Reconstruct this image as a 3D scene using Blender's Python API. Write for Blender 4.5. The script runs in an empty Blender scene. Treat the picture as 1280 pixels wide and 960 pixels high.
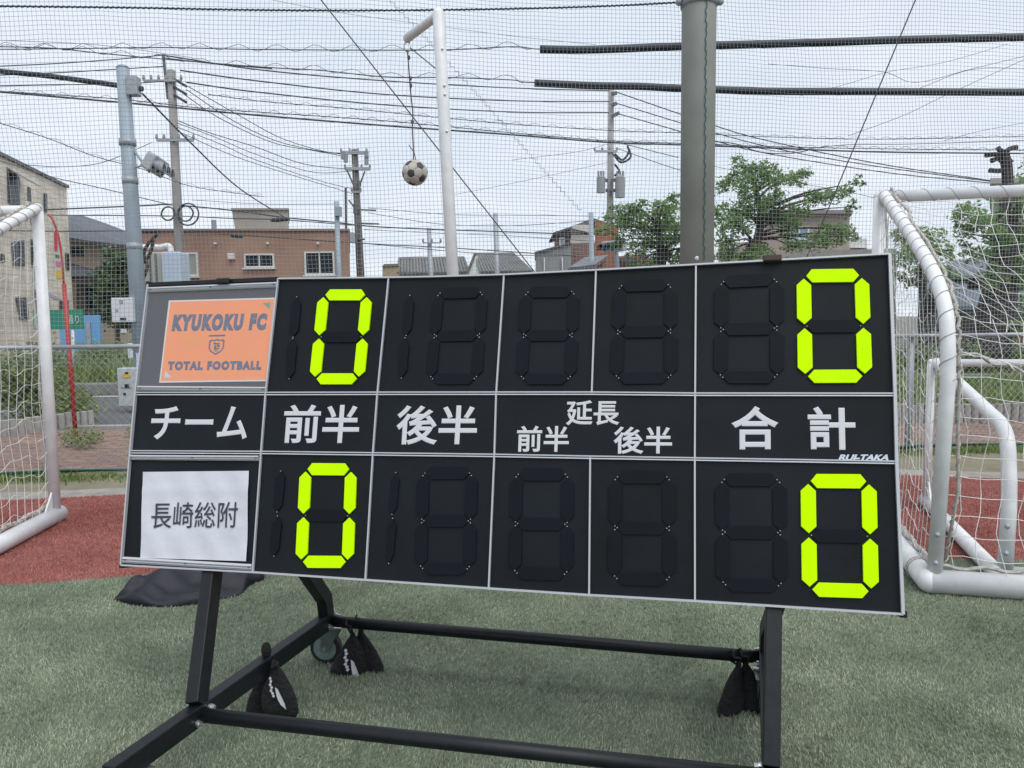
import bpy, math, random
import numpy as np
from mathutils import Vector, Matrix
random.seed(7); rng = np.random.default_rng(7)
S = bpy.context.scene
C = S.collection
R = math.radians

# ------------------------------------------------------------------ camera
EYE = 1.36; FPX = 970.0
g = np.array([0.0105, 0.9966, 0.0823]); g /= np.linalg.norm(g)      # world down, in camera axes (x right, y down, z forward)
fw = np.array([0, 0, 1.0]) - g[2] * g; fw /= np.linalg.norm(fw)
rt = np.cross(g, fw)
RW = np.array([rt, fw, -g])                                         # camera axes -> world (X right, Y forward, Z up)
cam = bpy.data.cameras.new('camera'); co = bpy.data.objects.new('camera', cam); C.objects.link(co)
cam.sensor_width = 36; cam.lens = FPX / 1280 * 36; cam.clip_end = 3000; cam.clip_start = 0.05
M = Matrix.Identity(4)
for i in range(3):
    M[i][0] = RW[i][0]; M[i][1] = -RW[i][1]; M[i][2] = -RW[i][2]
M[2][3] = EYE
co.matrix_world = M
S.camera = co

# ------------------------------------------------------------------ sky, sun, exposure
w = bpy.data.worlds.new('World'); S.world = w; w.use_nodes = True
nt = w.node_tree; nt.nodes.clear()
def N(tree, t, **k):
    n = tree.nodes.new(t)
    for a, b in k.items(): setattr(n, a, b)
    return n
out = N(nt, 'ShaderNodeOutputWorld'); bg = N(nt, 'ShaderNodeBackground'); nt.links.new(bg.outputs[0], out.inputs[0])
SUN_EL, SUN_AZ = 58, 150
sky = N(nt, 'ShaderNodeTexSky', sky_type='NISHITA', sun_disc=False); sky.sun_elevation = R(SUN_EL); sky.sun_rotation = R(SUN_AZ)
tc = N(nt, 'ShaderNodeTexCoord')
sep = N(nt, 'ShaderNodeSeparateXYZ'); nt.links.new(tc.outputs['Generated'], sep.inputs[0])
zz = N(nt, 'ShaderNodeMath', operation='MAXIMUM'); zz.inputs[1].default_value = 0.0; nt.links.new(sep.outputs[2], zz.inputs[0])
za = N(nt, 'ShaderNodeMath', operation='ADD'); za.inputs[1].default_value = 0.16; nt.links.new(zz.outputs[0], za.inputs[0])
dx = N(nt, 'ShaderNodeMath', operation='DIVIDE'); dy = N(nt, 'ShaderNodeMath', operation='DIVIDE')
nt.links.new(sep.outputs[0], dx.inputs[0]); nt.links.new(za.outputs[0], dx.inputs[1])
nt.links.new(sep.outputs[1], dy.inputs[0]); nt.links.new(za.outputs[0], dy.inputs[1])
cmb = N(nt, 'ShaderNodeCombineXYZ'); nt.links.new(dx.outputs[0], cmb.inputs[0]); nt.links.new(dy.outputs[0], cmb.inputs[1])
n1 = N(nt, 'ShaderNodeTexNoise'); n1.inputs['Scale'].default_value = 1.15; n1.inputs['Detail'].default_value = 6; n1.inputs['Roughness'].default_value = .52
nt.links.new(cmb.outputs[0], n1.inputs['Vector'])
cr = N(nt, 'ShaderNodeValToRGB'); nt.links.new(n1.outputs[0], cr.inputs[0])
e = cr.color_ramp.elements
e[0].position = .26; e[0].color = (6.1, 6.85, 7.9, 1); e[1].position = .74; e[1].color = (8.0, 8.35, 8.9, 1)
m_ = e.new(.5); m_.color = (6.95, 7.55, 8.4, 1)
mx = N(nt, 'ShaderNodeMix', data_type='RGBA'); mx.inputs[0].default_value = .93
nt.links.new(sky.outputs[0], mx.inputs[6]); nt.links.new(cr.outputs[0], mx.inputs[7])
nt.links.new(mx.outputs[2], bg.inputs[0]); bg.inputs[1].default_value = 0.088
sl = bpy.data.lights.new('sun', 'SUN'); sl.energy = 1.5; sl.angle = R(50); sl.color = (1, .97, .92)
so = bpy.data.objects.new('sun', sl); C.objects.link(so)
# light travels from the sun (azimuth measured like the sky texture: 0 = +Y, clockwise) down to the scene
sd = Vector((math.sin(R(SUN_AZ)) * math.cos(R(SUN_EL)), math.cos(R(SUN_AZ)) * math.cos(R(SUN_EL)), math.sin(R(SUN_EL))))
so.rotation_euler = sd.to_track_quat('Z', 'Y').to_euler(); so.location = sd * 30
S.view_settings.view_transform = 'Standard'; S.view_settings.look = 'None'
S.view_settings.exposure = 0.5; S.view_settings.gamma = 1

# ------------------------------------------------------------------ pixels -> places
def ray(x, y):
    return RW @ np.array([(x - 640) / FPX, (y - 480) / FPX, 1.0])
CAM = np.array([0, 0, EYE])
def at(x, y, Y):                       # point seen at a pixel, standing at forward distance Y
    d = ray(x, y); return Vector(CAM + d * (Y / d[1]))
def gr(x, y, h=0.0):                   # point seen at a pixel, lying at height h
    d = ray(x, y); return Vector(CAM + d * ((h - EYE) / d[2]))
def plane(x, y, p0, n):
    d = ray(x, y); p0 = np.array(p0); n = np.array(n)
    return Vector(CAM + d * (((p0 - CAM) @ n) / (d @ n)))
def topx(p):                           # world -> pixel (for checks)
    c = RW.T @ (np.array(p) - CAM); return (640 + FPX * c[0] / c[2], 480 + FPX * c[1] / c[2])

# ------------------------------------------------------------------ materials
MATS = {}
def mat(name, col, rough=.6, metal=0, var=.0, vscale=5, bump=0, bscale=60, col2=None, spec=.5, island=0, detail=4, trans=0, coat=0):
    if name in MATS: return MATS[name]
    m = bpy.data.materials.new(name); m.use_nodes = True; t = m.node_tree; b = t.nodes['Principled BSDF']
    b.inputs['Base Color'].default_value = (*col, 1); b.inputs['Roughness'].default_value = rough; b.inputs['Metallic'].default_value = metal
    b.inputs['Specular IOR Level'].default_value = spec
    if coat: b.inputs['Coat Weight'].default_value = coat
    tcn = N(t, 'ShaderNodeTexCoord')
    if var or col2:
        no = N(t, 'ShaderNodeTexNoise'); no.inputs['Scale'].default_value = vscale; no.inputs['Detail'].default_value = detail; no.inputs['Roughness'].default_value = .6
        t.links.new(tcn.outputs['Object'], no.inputs['Vector'])
        rp = N(t, 'ShaderNodeValToRGB'); c2 = col2 or tuple(min(1, c * (1 + var)) for c in col); c1 = col if col2 else tuple(c * (1 - var) for c in col)
        rp.color_ramp.elements[0].position = .33; rp.color_ramp.elements[1].position = .67
        rp.color_ramp.elements[0].color = (*c1, 1); rp.color_ramp.elements[1].color = (*c2, 1)
        t.links.new(no.outputs[0], rp.inputs[0]); last = rp.outputs[0]
        if island:
            ge = N(t, 'ShaderNodeNewGeometry'); hs = N(t, 'ShaderNodeHueSaturation')
            mr = N(t, 'ShaderNodeMapRange'); mr.inputs[3].default_value = 1 - island; mr.inputs[4].default_value = 1 + island
            t.links.new(ge.outputs['Random Per Island'], mr.inputs[0]); t.links.new(mr.outputs[0], hs.inputs['Value']); t.links.new(last, hs.inputs['Color']); last = hs.outputs[0]
        t.links.new(last, b.inputs['Base Color'])
    if bump:
        nb = N(t, 'ShaderNodeTexNoise'); nb.inputs['Scale'].default_value = bscale; nb.inputs['Detail'].default_value = 5
        t.links.new(tcn.outputs['Object'], nb.inputs['Vector'])
        bp = N(t, 'ShaderNodeBump'); bp.inputs['Strength'].default_value = bump; bp.inputs['Distance'].default_value = .02
        t.links.new(nb.outputs[0], bp.inputs['Height']); t.links.new(bp.outputs[0], b.inputs['Normal'])
    if trans:                                   # thin leaves pass some light
        tr = N(t, 'ShaderNodeBsdfTranslucent'); ms = N(t, 'ShaderNodeMixShader'); ms.inputs[0].default_value = trans
        ou = t.nodes['Material Output']
        if b.inputs['Base Color'].links: t.links.new(b.inputs['Base Color'].links[0].from_socket, tr.inputs[0])
        else: tr.inputs[0].default_value = (*col, 1)
        t.links.new(b.outputs[0], ms.inputs[1]); t.links.new(tr.outputs[0], ms.inputs[2]); t.links.new(ms.outputs[0], ou.inputs[0])
    MATS[name] = m; return m

def brickmat(name, c1, c2, mortar, sx, sy, rough=.7, rot=(0, 0, 0), ms=.012, offset=.5):
    m = bpy.data.materials.new(name); m.use_nodes = True; t = m.node_tree; b = t.nodes['Principled BSDF']; b.inputs['Roughness'].default_value = rough
    tcn = N(t, 'ShaderNodeTexCoord'); mp = N(t, 'ShaderNodeMapping'); mp.inputs['Rotation'].default_value = rot
    br = N(t, 'ShaderNodeTexBrick', offset=offset); br.inputs['Scale'].default_value = 1; br.inputs['Brick Width'].default_value = sx; br.inputs['Row Height'].default_value = sy
    br.inputs['Mortar Size'].default_value = ms
    br.inputs['Color1'].default_value = (*c1, 1); br.inputs['Color2'].default_value = (*c2, 1); br.inputs['Mortar'].default_value = (*mortar, 1)
    t.links.new(tcn.outputs['UV'], mp.inputs[0]); t.links.new(mp.outputs[0], br.inputs['Vector'])
    no = N(t, 'ShaderNodeTexNoise'); no.inputs['Scale'].default_value = .8; no.inputs['Detail'].default_value = 6; t.links.new(tcn.outputs['Object'], no.inputs['Vector'])
    mr = N(t, 'ShaderNodeMapRange'); mr.inputs[1].default_value = .3; mr.inputs[2].default_value = .7; mr.inputs[3].default_value = .75; mr.inputs[4].default_value = 1.15; t.links.new(no.outputs[0], mr.inputs[0])
    hs = N(t, 'ShaderNodeHueSaturation'); t.links.new(br.outputs[0], hs.inputs['Color']); t.links.new(mr.outputs[0], hs.inputs['Value'])
    t.links.new(hs.outputs[0], b.inputs['Base Color'])
    bp = N(t, 'ShaderNodeBump', invert=True); bp.inputs['Strength'].default_value = .4; bp.inputs['Distance'].default_value = .02; t.links.new(br.outputs['Fac'], bp.inputs['Height']); t.links.new(bp.outputs[0], b.inputs['Normal'])
    MATS[name] = m; return m

white_paint = mat('white_paint', (.72, .73, .74), .38, var=.08, vscale=9, bump=.03, bscale=40)
old_white = mat('old_white_paint', (.60, .59, .58), .5, col2=(.74, .74, .75), vscale=7, bump=.05)
steel_gray = mat('galvanised_steel', (.34, .37, .40), .5, metal=.25, var=.12, vscale=14)
black_steel = mat('black_coated_steel', (.0075, .0095, .012), .45, var=.25, vscale=30, bump=.04, bscale=300, spec=.32)
board_black = mat('board_black', (.0062, .0085, .0115), .5, var=.4, vscale=2.5, bump=.02, bscale=220, spec=.22)
flap_black = mat('flap_black', (.0035, .005, .009), .55, var=.15, vscale=12, spec=.18)
flap_yellow = mat('fluorescent_yellow', (.56, .95, .0), .7, col2=(.62, .99, .0), vscale=9, spec=.06)
alu = mat('aluminium', (.62, .63, .66), .34, metal=.75, var=.06, vscale=20)
alu_white = mat('satin_aluminium', (.50, .51, .54), .4, metal=.3)
letter_white = mat('white_vinyl', (.60, .60, .64), .5)
chrome = mat('zinc_chrome', (.62, .63, .62), .25, metal=.9)
rubber = mat('rubber', (.02, .02, .022), .7)
rope_white = mat('net_cord', (.72, .72, .70), .8, var=.15, vscale=30)
rope_grey = mat('weathered_cord', (.42, .40, .37), .9, var=.2, vscale=40)
net_grey = mat('safety_net_cord', (.27, .31, .34), .8)
rope_green = mat('green_rope', (.02, .10, .09), .8, var=.3, vscale=30)
wire_black = mat('wire_black', (.035, .04, .05), .6)
wire_steel = mat('wire_steel', (.10, .11, .12), .5, metal=.3)
sleeve_black = mat('sleeve_black', (.012, .017, .026), .5, var=.15, vscale=3)
concrete = mat('concrete', (.34, .33, .31), .85, var=.2, vscale=3, bump=.15, bscale=50)
pole_concrete = mat('pole_concrete', (.27, .26, .25), .85, var=.15, vscale=3)
bark = mat('bark', (.045, .036, .03), .9, var=.4, vscale=8, bump=.5, bscale=25)
glass_dark = mat('window_glass', (.016, .021, .026), .25, spec=.2)
frame_white = mat('window_frame', (.62, .62, .6), .5)

# ------------------------------------------------------------------ mesh builder
class MB:
    def __init__(s): s.v = []; s.f = []
    def quad(s, a, b, c, d):
        n = len(s.v); s.v += [tuple(a), tuple(b), tuple(c), tuple(d)]; s.f.append((n, n + 1, n + 2, n + 3)); return s
    def poly(s, pts):
        n = len(s.v); s.v += [tuple(p) for p in pts]; s.f.append(tuple(range(n, n + len(pts)))); return s
    def hexa(s, p):                    # 8 points: bottom ring 0-3, top ring 4-7
        n = len(s.v); s.v += [tuple(q) for q in p]
        for f in ((3, 2, 1, 0), (4, 5, 6, 7), (0, 1, 5, 4), (1, 2, 6, 5), (2, 3, 7, 6), (3, 0, 4, 7)): s.f.append(tuple(n + i for i in f))
        return s
    def box(s, c, size, ax=None):      # centre, full size, optional three axes
        c = Vector(c); X, Y, Z = ax or (Vector((1, 0, 0)), Vector((0, 1, 0)), Vector((0, 0, 1)))
        hx, hy, hz = X * (size[0] / 2), Y * (size[1] / 2), Z * (size[2] / 2)
        return s.hexa([c - hx - hy - hz, c + hx - hy - hz, c + hx + hy - hz, c - hx + hy - hz, c - hx - hy + hz, c + hx - hy + hz, c + hx + hy + hz, c - hx + hy + hz])
    def bar(s, a, b, wdt, hgt, up=Vector((0, 0, 1))):
        a = Vector(a); b = Vector(b); d = (b - a); L = d.length; d.normalize(); side = d.cross(up).normalized(); u = side.cross(d).normalized()
        return s.box((a + b) / 2, (L, wdt, hgt), (d, side, u))
    def prism(s, pts, d):              # polygon extruded along d
        n = len(s.v); k = len(pts); d = Vector(d); s.v += [tuple(p) for p in pts] + [tuple(Vector(p) + d) for p in pts]
        s.f.append(tuple(range(n + k - 1, n - 1, -1))); s.f.append(tuple(range(n + k, n + 2 * k)))
        for i in range(k): j = (i + 1) % k; s.f.append((n + i, n + j, n + k + j, n + k + i))
        return s
    def tube(s, pts, r, sides=8, caps=True):
        pts = [Vector(p) for p in pts]; rs = r if hasattr(r, '__len__') else [r] * len(pts)
        n0 = len(s.v); u = None
        for i, p in enumerate(pts):
            d = (pts[min(i + 1, len(pts) - 1)] - pts[max(i - 1, 0)]).normalized()
            if u is None:
                u = d.cross(Vector((0, 0, 1)));
                if u.length < .05: u = d.cross(Vector((1, 0, 0)))
            u = (u - d * u.dot(d)).normalized(); v = d.cross(u)
            for k in range(sides):
                a = 2 * math.pi * k / sides; s.v.append(tuple(p + u * (math.cos(a) * rs[i]) + v * (math.sin(a) * rs[i])))
        for i in range(len(pts) - 1):
            for k in range(sides):
                k2 = (k + 1) % sides; a = n0 + i * sides; s.f.append((a + k, a + k2, a + sides + k2, a + sides + k))
        if caps:
            s.f.append(tuple(n0 + k for k in range(sides - 1, -1, -1))); e = n0 + (len(pts) - 1) * sides; s.f.append(tuple(e + k for k in range(sides)))
        return s
    def ball(s, c, r, seg=10, rings=6, sc=(1, 1, 1)):
        pts = []; c = Vector(c); n0 = len(s.v)
        for i in range(rings + 1):
            th = math.pi * i / rings
            for k in range(seg):
                ph = 2 * math.pi * k / seg; s.v.append((c.x + r * sc[0] * math.sin(th) * math.cos(ph), c.y + r * sc[1] * math.sin(th) * math.sin(ph), c.z + r * sc[2] * math.cos(th)))
        for i in range(rings):
            for k in range(seg):
                a = n0 + i * seg; k2 = (k + 1) % seg; s.f.append((a + k, a + seg + k, a + seg + k2, a + k2))
        return s
    def build(s, name, m, parent=None, smooth=False, bevel=0, uv=None):
        me = bpy.data.meshes.new(name); me.from_pydata(s.v, [], s.f); me.validate(); me.update()
        if m: me.materials.append(m)
        if smooth: me.polygons.foreach_set('use_smooth', [True] * len(me.polygons))
        if uv:                          # planar uv in metres: two axes
            l = me.uv_layers.new(name='UVMap'); U, V = uv
            for lp in me.loops: c = Vector(me.vertices[lp.vertex_index].co); l.data[lp.index].uv = (c.dot(U), c.dot(V))
        o = bpy.data.objects.new(name, me); C.objects.link(o)
        if parent: o.parent = parent; o.matrix_parent_inverse = Matrix.Translation(-parent.location)
        if bevel:
            b = o.modifiers.new('bevel', 'BEVEL'); b.width = bevel; b.segments = 2; b.limit_method = 'ANGLE'
        return o
def thing(name, label, cat, loc=(0, 0, 0), group=None):
    o = bpy.data.objects.new(name, None); C.objects.link(o); o.location = loc; o.empty_display_size = .1
    return tag(o, label, cat, group)
def tag(o, label, cat, group=None, kind=None):
    if label: o['label'] = label
    if cat: o['category'] = cat
    if group: o['group'] = group
    if kind: o['kind'] = kind
    return o
def struct(o): o['kind'] = 'structure'; return o
def rawmesh(name, verts, faces_n, m, parent=None, smooth=False):     # numpy: verts (n,3), every face has faces_n corners in order
    me = bpy.data.meshes.new(name); n = len(verts); k = n // faces_n
    me.vertices.add(n); me.vertices.foreach_set('co', verts.astype(np.float32).ravel())
    me.loops.add(n); me.loops.foreach_set('vertex_index', np.arange(n, dtype=np.int32))
    me.polygons.add(k); me.polygons.foreach_set('loop_start', np.arange(0, n, faces_n, dtype=np.int32)); me.polygons.foreach_set('loop_total', np.full(k, faces_n, dtype=np.int32))
    me.update(calc_edges=True); me.materials.append(m)
    o = bpy.data.objects.new(name, me); C.objects.link(o)
    if parent: o.parent = parent; o.matrix_parent_inverse = Matrix.Translation(-parent.location)
    return o
def catmull(P, n=8):
    P = [Vector(p) for p in P]
    if len(P) < 3: return [P[0].lerp(P[-1], i / n) for i in range(n + 1)]
    Q = [P[0] * 2 - P[1]] + P + [P[-1] * 2 - P[-2]]; o = []
    for i in range(1, len(Q) - 2):
        for k in range(n):
            t = k / n; a, b, c, d = Q[i - 1], Q[i], Q[i + 1], Q[i + 2]
            o.append(.5 * ((2 * b) + (c - a) * t + (2 * a - 5 * b + 4 * c - d) * t * t + (3 * b - a - 3 * c + d) * t ** 3))
    return o + [P[-1]]
def helix(path, r, turns_per_m, tube_r, mb, sides=3, step=8):
    L = 0; pts = [Vector(p) for p in path]; out_ = []; u = None
    for i in range(len(pts) - 1):
        a, b = pts[i], pts[i + 1]; seg = (b - a); l = seg.length
        if l < 1e-6: continue
        d = seg / l
        if u is None: u = d.cross(Vector((0, 0, 1))); u = u if u.length > .05 else d.cross(Vector((1, 0, 0)))
        u = (u - d * u.dot(d)).normalized(); v = d.cross(u)
        n = max(1, int(l * turns_per_m * step))
        for k in range(n):
            s_ = L + l * k / n; an = s_ * turns_per_m * 2 * math.pi
            out_.append(a + seg * (k / n) + u * (r * math.cos(an)) + v * (r * math.sin(an)))
        L += l
    mb.tube(out_, tube_r, sides); return mb
def text_mesh(body, emb=0.0, spacing=1.0, grow=0.0):
    c = bpy.data.curves.new('t', 'FONT'); c.body = body; c.dimensions = '2D'; c.fill_mode = 'BOTH'; c.bevel_depth = emb; c.offset = grow; c.bevel_resolution = 0; c.space_character = spacing; c.resolution_u = 4
    o = bpy.data.objects.new('t', c); C.objects.link(o); dg = bpy.context.evaluated_depsgraph_get(); dg.update()
    me = bpy.data.meshes.new_from_object(o.evaluated_get(dg)); bpy.data.objects.remove(o); bpy.data.curves.remove(c)
    v = np.array([q.co[:] for q in me.vertices]); f = [tuple(p.vertices) for p in me.polygons]; bpy.data.meshes.remove(me)
    lo, hi = v.min(0), v.max(0); v = (v - lo) / np.maximum(hi - lo, 1e-9); return v, f

# ================================================================== THE GROUND
def poly_ground(name, pts, m, z=0.0):
    return struct(MB().poly([(x, y, z) for x, y in pts]).build(name, m))
earth = mat('earth', (.16, .15, .13), .95, var=.3, vscale=.6, bump=.3, bscale=12)
struct(MB().poly([(-900, -60, -.06), (900, -60, -.06), (900, 1800, -.06), (-900, 1800, -.06)]).build('ground', earth))
turf_m = mat('turf_backing', (.14, .175, .115), .95, var=.25, vscale=9, bump=.5, bscale=120)
red_m = mat('red_turf_backing', (.24, .085, .07), .95, var=.2, vscale=9, bump=.5, bscale=120)
edge = [(-14, 3.75), (-2.61, 3.97), (-1.83, 4.15), (0, 4.26), (2.38, 4.25), (2.8, 4.2), (14, 4.0)]
back = [(-14, 5.6), (-3.9, 5.96), (-3.05, 6.12), (0, 6.45), (3.29, 6.56), (4.1, 6.35), (14, 6.0)]
turf = poly_ground('green_turf', [(-14, -8), (14, -8)] + edge[::-1], turf_m)
red = poly_ground('red_turf', edge + back[::-1], red_m)
grit = mat('pale_grit', (.30, .28, .25), .95, var=.25, vscale=5, bump=.4, bscale=90)
soil = mat('weedy_soil', (.17, .15, .09), .95, col2=(.25, .23, .17), vscale=3, bump=.5, bscale=60)
def fence_y(x): return 7.33 + .105 * x
FX = [-14, -5, 0, 5, 14]
b2 = [(x, y + .30) for x, y in back]
poly_ground('grit_strip', back + b2[::-1], grit)
poly_ground('soil_strip', b2 + [(x, fence_y(x) + .12) for x in FX][::-1], soil)
pave_bed = mat('paver_bed', (.12, .105, .09), .95, var=.3, vscale=4, bump=.4, bscale=60)
pave = poly_ground('pavement', [(x, fence_y(x) + .12) for x in FX] + [(14, 10.05), (-14, 10.05)], pave_bed, -.012)
asphalt = mat('asphalt', (.105, .108, .113), .9, var=.14, vscale=1.5, bump=.3, bscale=150)
poly_ground('road', [(-60, 10.17), (60, 10.17), (60, 15.0), (-60, 15.0)], asphalt, -.02)
line_m = mat('road_paint', (.66, .66, .64), .7, var=.12, vscale=6)
for y in (10.28, 14.72): tag(MB().poly([(-60, y, -.015), (60, y, -.015), (60, y + .15, -.015), (-60, y + .15, -.015)]).build('road_line', line_m), None, None, None, 'structure')
kerb_m = mat('kerb_concrete', (.30, .29, .28), .9, var=.2, vscale=2, bump=.2)
struct(MB().box((0, 10.11, -.02), (120, .12, .12)).build('kerb', kerb_m, bevel=.01))
struct(MB().box((0, 15.2, .06), (120, .35, .30)).build('far_kerb', mat('old_kerb', (.17, .17, .165), .9, var=.2, vscale=2), bevel=.02))
verge_m = mat('verge', (.07, .09, .03), .95, col2=(.13, .13, .07), vscale=1.5, bump=.5, bscale=20)
poly_ground('verge', [(-60, 15.38), (60, 15.38), (60, 21), (-60, 21)], verge_m, .18)

# blades of the artificial turf
def blades(name, m, n, region, length, width, dens_pow=1.0, parent=None, lean=.9):
    x0, x1 = region[0], region[1]
    pts = np.empty((0, 2))
    while len(pts) < n:
        q = np.column_stack([rng.uniform(x0, x1, n), rng.uniform(region[2], region[3], n)])
        k = region[4](q[:, 0], q[:, 1]) & (rng.random(n) < np.clip((2.2 / np.maximum(q[:, 1], .9)) ** dens_pow, 0, 1))
        pts = np.vstack([pts, q[k]])
    p = pts[:n]
    ang = 1.1 + 1.0 * np.sin(p[:, 0] * 2.3 + 1.7 * np.sin(p[:, 1] * 1.9)) + .9 * np.sin(p[:, 1] * 3.1 + 2.0 * np.sin(p[:, 0] * 1.3)) + .7 * np.sin(p[:, 0] * 7.7 + p[:, 1] * 6.1) + rng.normal(0, 1.0, n)
    cl = .72 + .28 * np.sin(p[:, 0] * 5.1 + 2 * np.sin(p[:, 1] * 4.2)) * np.sin(p[:, 1] * 6.3 + 1.4 * np.sin(p[:, 0] * 3.7))
    L = length * rng.uniform(.6, 1.25, n); le = lean * rng.uniform(.35, 1.2, n) * cl
    dr = np.column_stack([np.cos(ang), np.sin(ang)])
    fa = rng.uniform(0, 2 * np.pi, n); sd_ = np.column_stack([np.cos(fa), np.sin(fa)]) * (width * rng.uniform(.6, 1.2, n) / 2)[:, None]
    h = L * np.cos(np.clip(le, 0, 1.35)); r_ = L * np.sin(np.clip(le, 0, 1.35))
    v = np.empty((n, 4, 3)); z0 = -.002
    v[:, 0, :2] = p - sd_; v[:, 1, :2] = p + sd_; v[:, 0, 2] = v[:, 1, 2] = z0
    tip = p + dr * r_[:, None]
    v[:, 2, :2] = tip + sd_ * .55; v[:, 3, :2] = tip - sd_ * .55; v[:, 2, 2] = v[:, 3, 2] = h
    o = rawmesh(name, v.reshape(-1, 3), 4, m, parent); o['kind'] = 'stuff'; return o
ex_, ey_ = zip(*edge); bx_, by_ = zip(*back)
blade_m = mat('turf_blade', (.21, .258, .182), .7, col2=(.385, .425, .315), vscale=2.2, island=.42, spec=.35, trans=.15)
redb_m = mat('red_turf_blade', (.36, .125, .105), .7, col2=(.44, .175, .15), vscale=3, island=.35, spec=.3, trans=.1)
blades('turf_blades', blade_m, 430000, (-3.6, 3.6, .9, 4.35, lambda x, y: (y < np.interp(x, ex_, ey_)) & (np.abs(x) < .78 * y + .75)), .0125, .0036, .75, turf, 1.15)
blades('red_turf_blades', redb_m, 130000, (-5.6, 5.6, 3.8, 6.7, lambda x, y: (y > np.interp(x, ex_, ey_)) & (y < np.interp(x, bx_, by_)) & (np.abs(x) > .3 * y) & (np.abs(x) < .74 * y + .5)), .012, .0048, .3, red, 1.15)

# pavers: each brick that shows is an object, the rest is one joined part
pav_c = [mat('paver_%d' % i, c, .85, var=.18, vscale=14, bump=.25, bscale=80) for i, c in enumerate([(.26, .17, .135), (.22, .145, .12), (.30, .205, .165)])]
def paver_mesh():
    mb = MB(); a, b, h = .0965, .0465, .03
    for k, (zz_, i) in enumerate(((-.03, 0), (.0, 0), (.004, .004))): mb.v += [(-a + i, -b + i, zz_), (a - i, -b + i, zz_), (a - i, b - i, zz_), (-a + i, b - i, zz_)]
    for r0 in (0, 4):
        for k in range(4): mb.f.append((r0 + k, r0 + (k + 1) % 4, r0 + 4 + (k + 1) % 4, r0 + 4 + k))
    mb.f.append((8, 9, 10, 11)); return mb
pm = []
for m in pav_c:
    o = paver_mesh().build('brick', m); pm.append(o.data); bpy.data.objects.remove(o)
rest = MB(); cnt = 0; base = paver_mesh()
cells = []
for j in range(0, 32):
    for i in range(-66, 66):
        x = i * .2 + (.1 if j % 2 else 0); y = 6.9 + j * .1
        if y < fence_y(x) + .18 or y > 9.95: continue
        cells.append((x, y))
def vis(x, y): 
    px, py = topx((x, y, 0)); return (0 <= px <= 168 and py < 612) or (1118 <= px <= 1280)
vs = sorted([c for c in cells if vis(*c)], key=lambda c: c[1])[:300]; vset = set(vs)
for x, y in cells:
    rz = random.gauss(0, .012); dz = random.gauss(0, .0025)
    if (x, y) in vset:
        o = bpy.data.objects.new('brick', pm[random.choice((0, 0, 1, 1, 2))]); C.objects.link(o); o.location = (x, y, dz); o.rotation_euler = (random.gauss(0, .008), random.gauss(0, .01), rz); o.parent = pave
    else:
        n = len(rest.v); rest.v += [(vx + x, vy + y, vz + dz) for vx, vy, vz in base.v]; rest.f += [tuple(n + q for q in f) for f in base.f]
o = rest.build('paving_bricks', pav_c[0], pave); o['kind'] = 'stuff'

# ================================================================== LEAVES
def leaves(name, m, centers, radii, n, size, parent=None, flat=.6, squash=1.0, stuff=False):
    centers = np.array([tuple(c) for c in centers]); radii = np.array(radii); pw = radii ** 2; pw = pw / pw.sum()
    idx = rng.choice(len(centers), n, p=pw)
    d = rng.normal(size=(n, 3)); d /= np.linalg.norm(d, axis=1)[:, None]
    rr = radii[idx] * rng.uniform(.1, 1.0, n) ** .55 * np.where(rng.random(n) < .28, rng.uniform(1.0, 1.75, n), 1.0)
    p = centers[idx] + d * rr[:, None] * np.array([1, 1, squash])
    a = rng.normal(size=(n, 3)); a[:, 2] = a[:, 2] * flat - .25; a /= np.linalg.norm(a, axis=1)[:, None]
    b = np.cross(a, rng.normal(size=(n, 3)) + np.array([0, 0, 1.2])); b /= np.linalg.norm(b, axis=1)[:, None]
    s = size * rng.uniform(.6, 1.3, n)[:, None]
    nrm = np.cross(a, b)
    v = np.stack([p - a * s * .5, p + b * s * .27 + nrm * s * .06, p + a * s * .55, p - b * s * .27 + nrm * s * .06], 1)
    o = rawmesh(name, v.reshape(-1, 3), 4, m, parent)
    if stuff: o['kind'] = 'stuff'
    return o
leaf_a = mat('leaf_bright', (.15, .26, .075), .5, col2=(.28, .41, .14), vscale=1.2, island=.4, trans=.5)
leaf_b = mat('leaf_dark', (.06, .11, .04), .5, col2=(.10, .16, .055), vscale=1.2, island=.45, trans=.25)
leaf_c = mat('weed_leaf', (.14, .22, .06), .6, col2=(.26, .32, .12), vscale=.9, island=.4, trans=.3)
def weeds(name, x0, x1, y0, y1, h, n, m=leaf_c, wd=.014, z=0):
    p = np.column_stack([rng.uniform(x0, x1, n), rng.uniform(y0, y1, n)])
    hh = h * rng.uniform(.3, 1.1, n) * (.65 + .35 * np.sin(p[:, 0] * 3.3) * np.sin(p[:, 0] * 1.1 + 2)); fa = rng.uniform(0, 2 * np.pi, n); sd_ = np.column_stack([np.cos(fa), np.sin(fa)]) * wd
    ln = rng.normal(0, .35, (n, 2)) * hh[:, None]
    v = np.empty((n, 4, 3)); v[:, 0, :2] = p - sd_; v[:, 1, :2] = p + sd_; v[:, :2, 2] = z
    v[:, 2, :2] = p + ln + sd_ * .4; v[:, 3, :2] = p + ln - sd_ * .4; v[:, 2, 2] = v[:, 3, 2] = z + hh
    o = rawmesh(name, v.reshape(-1, 3), 4, m); return o
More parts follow.
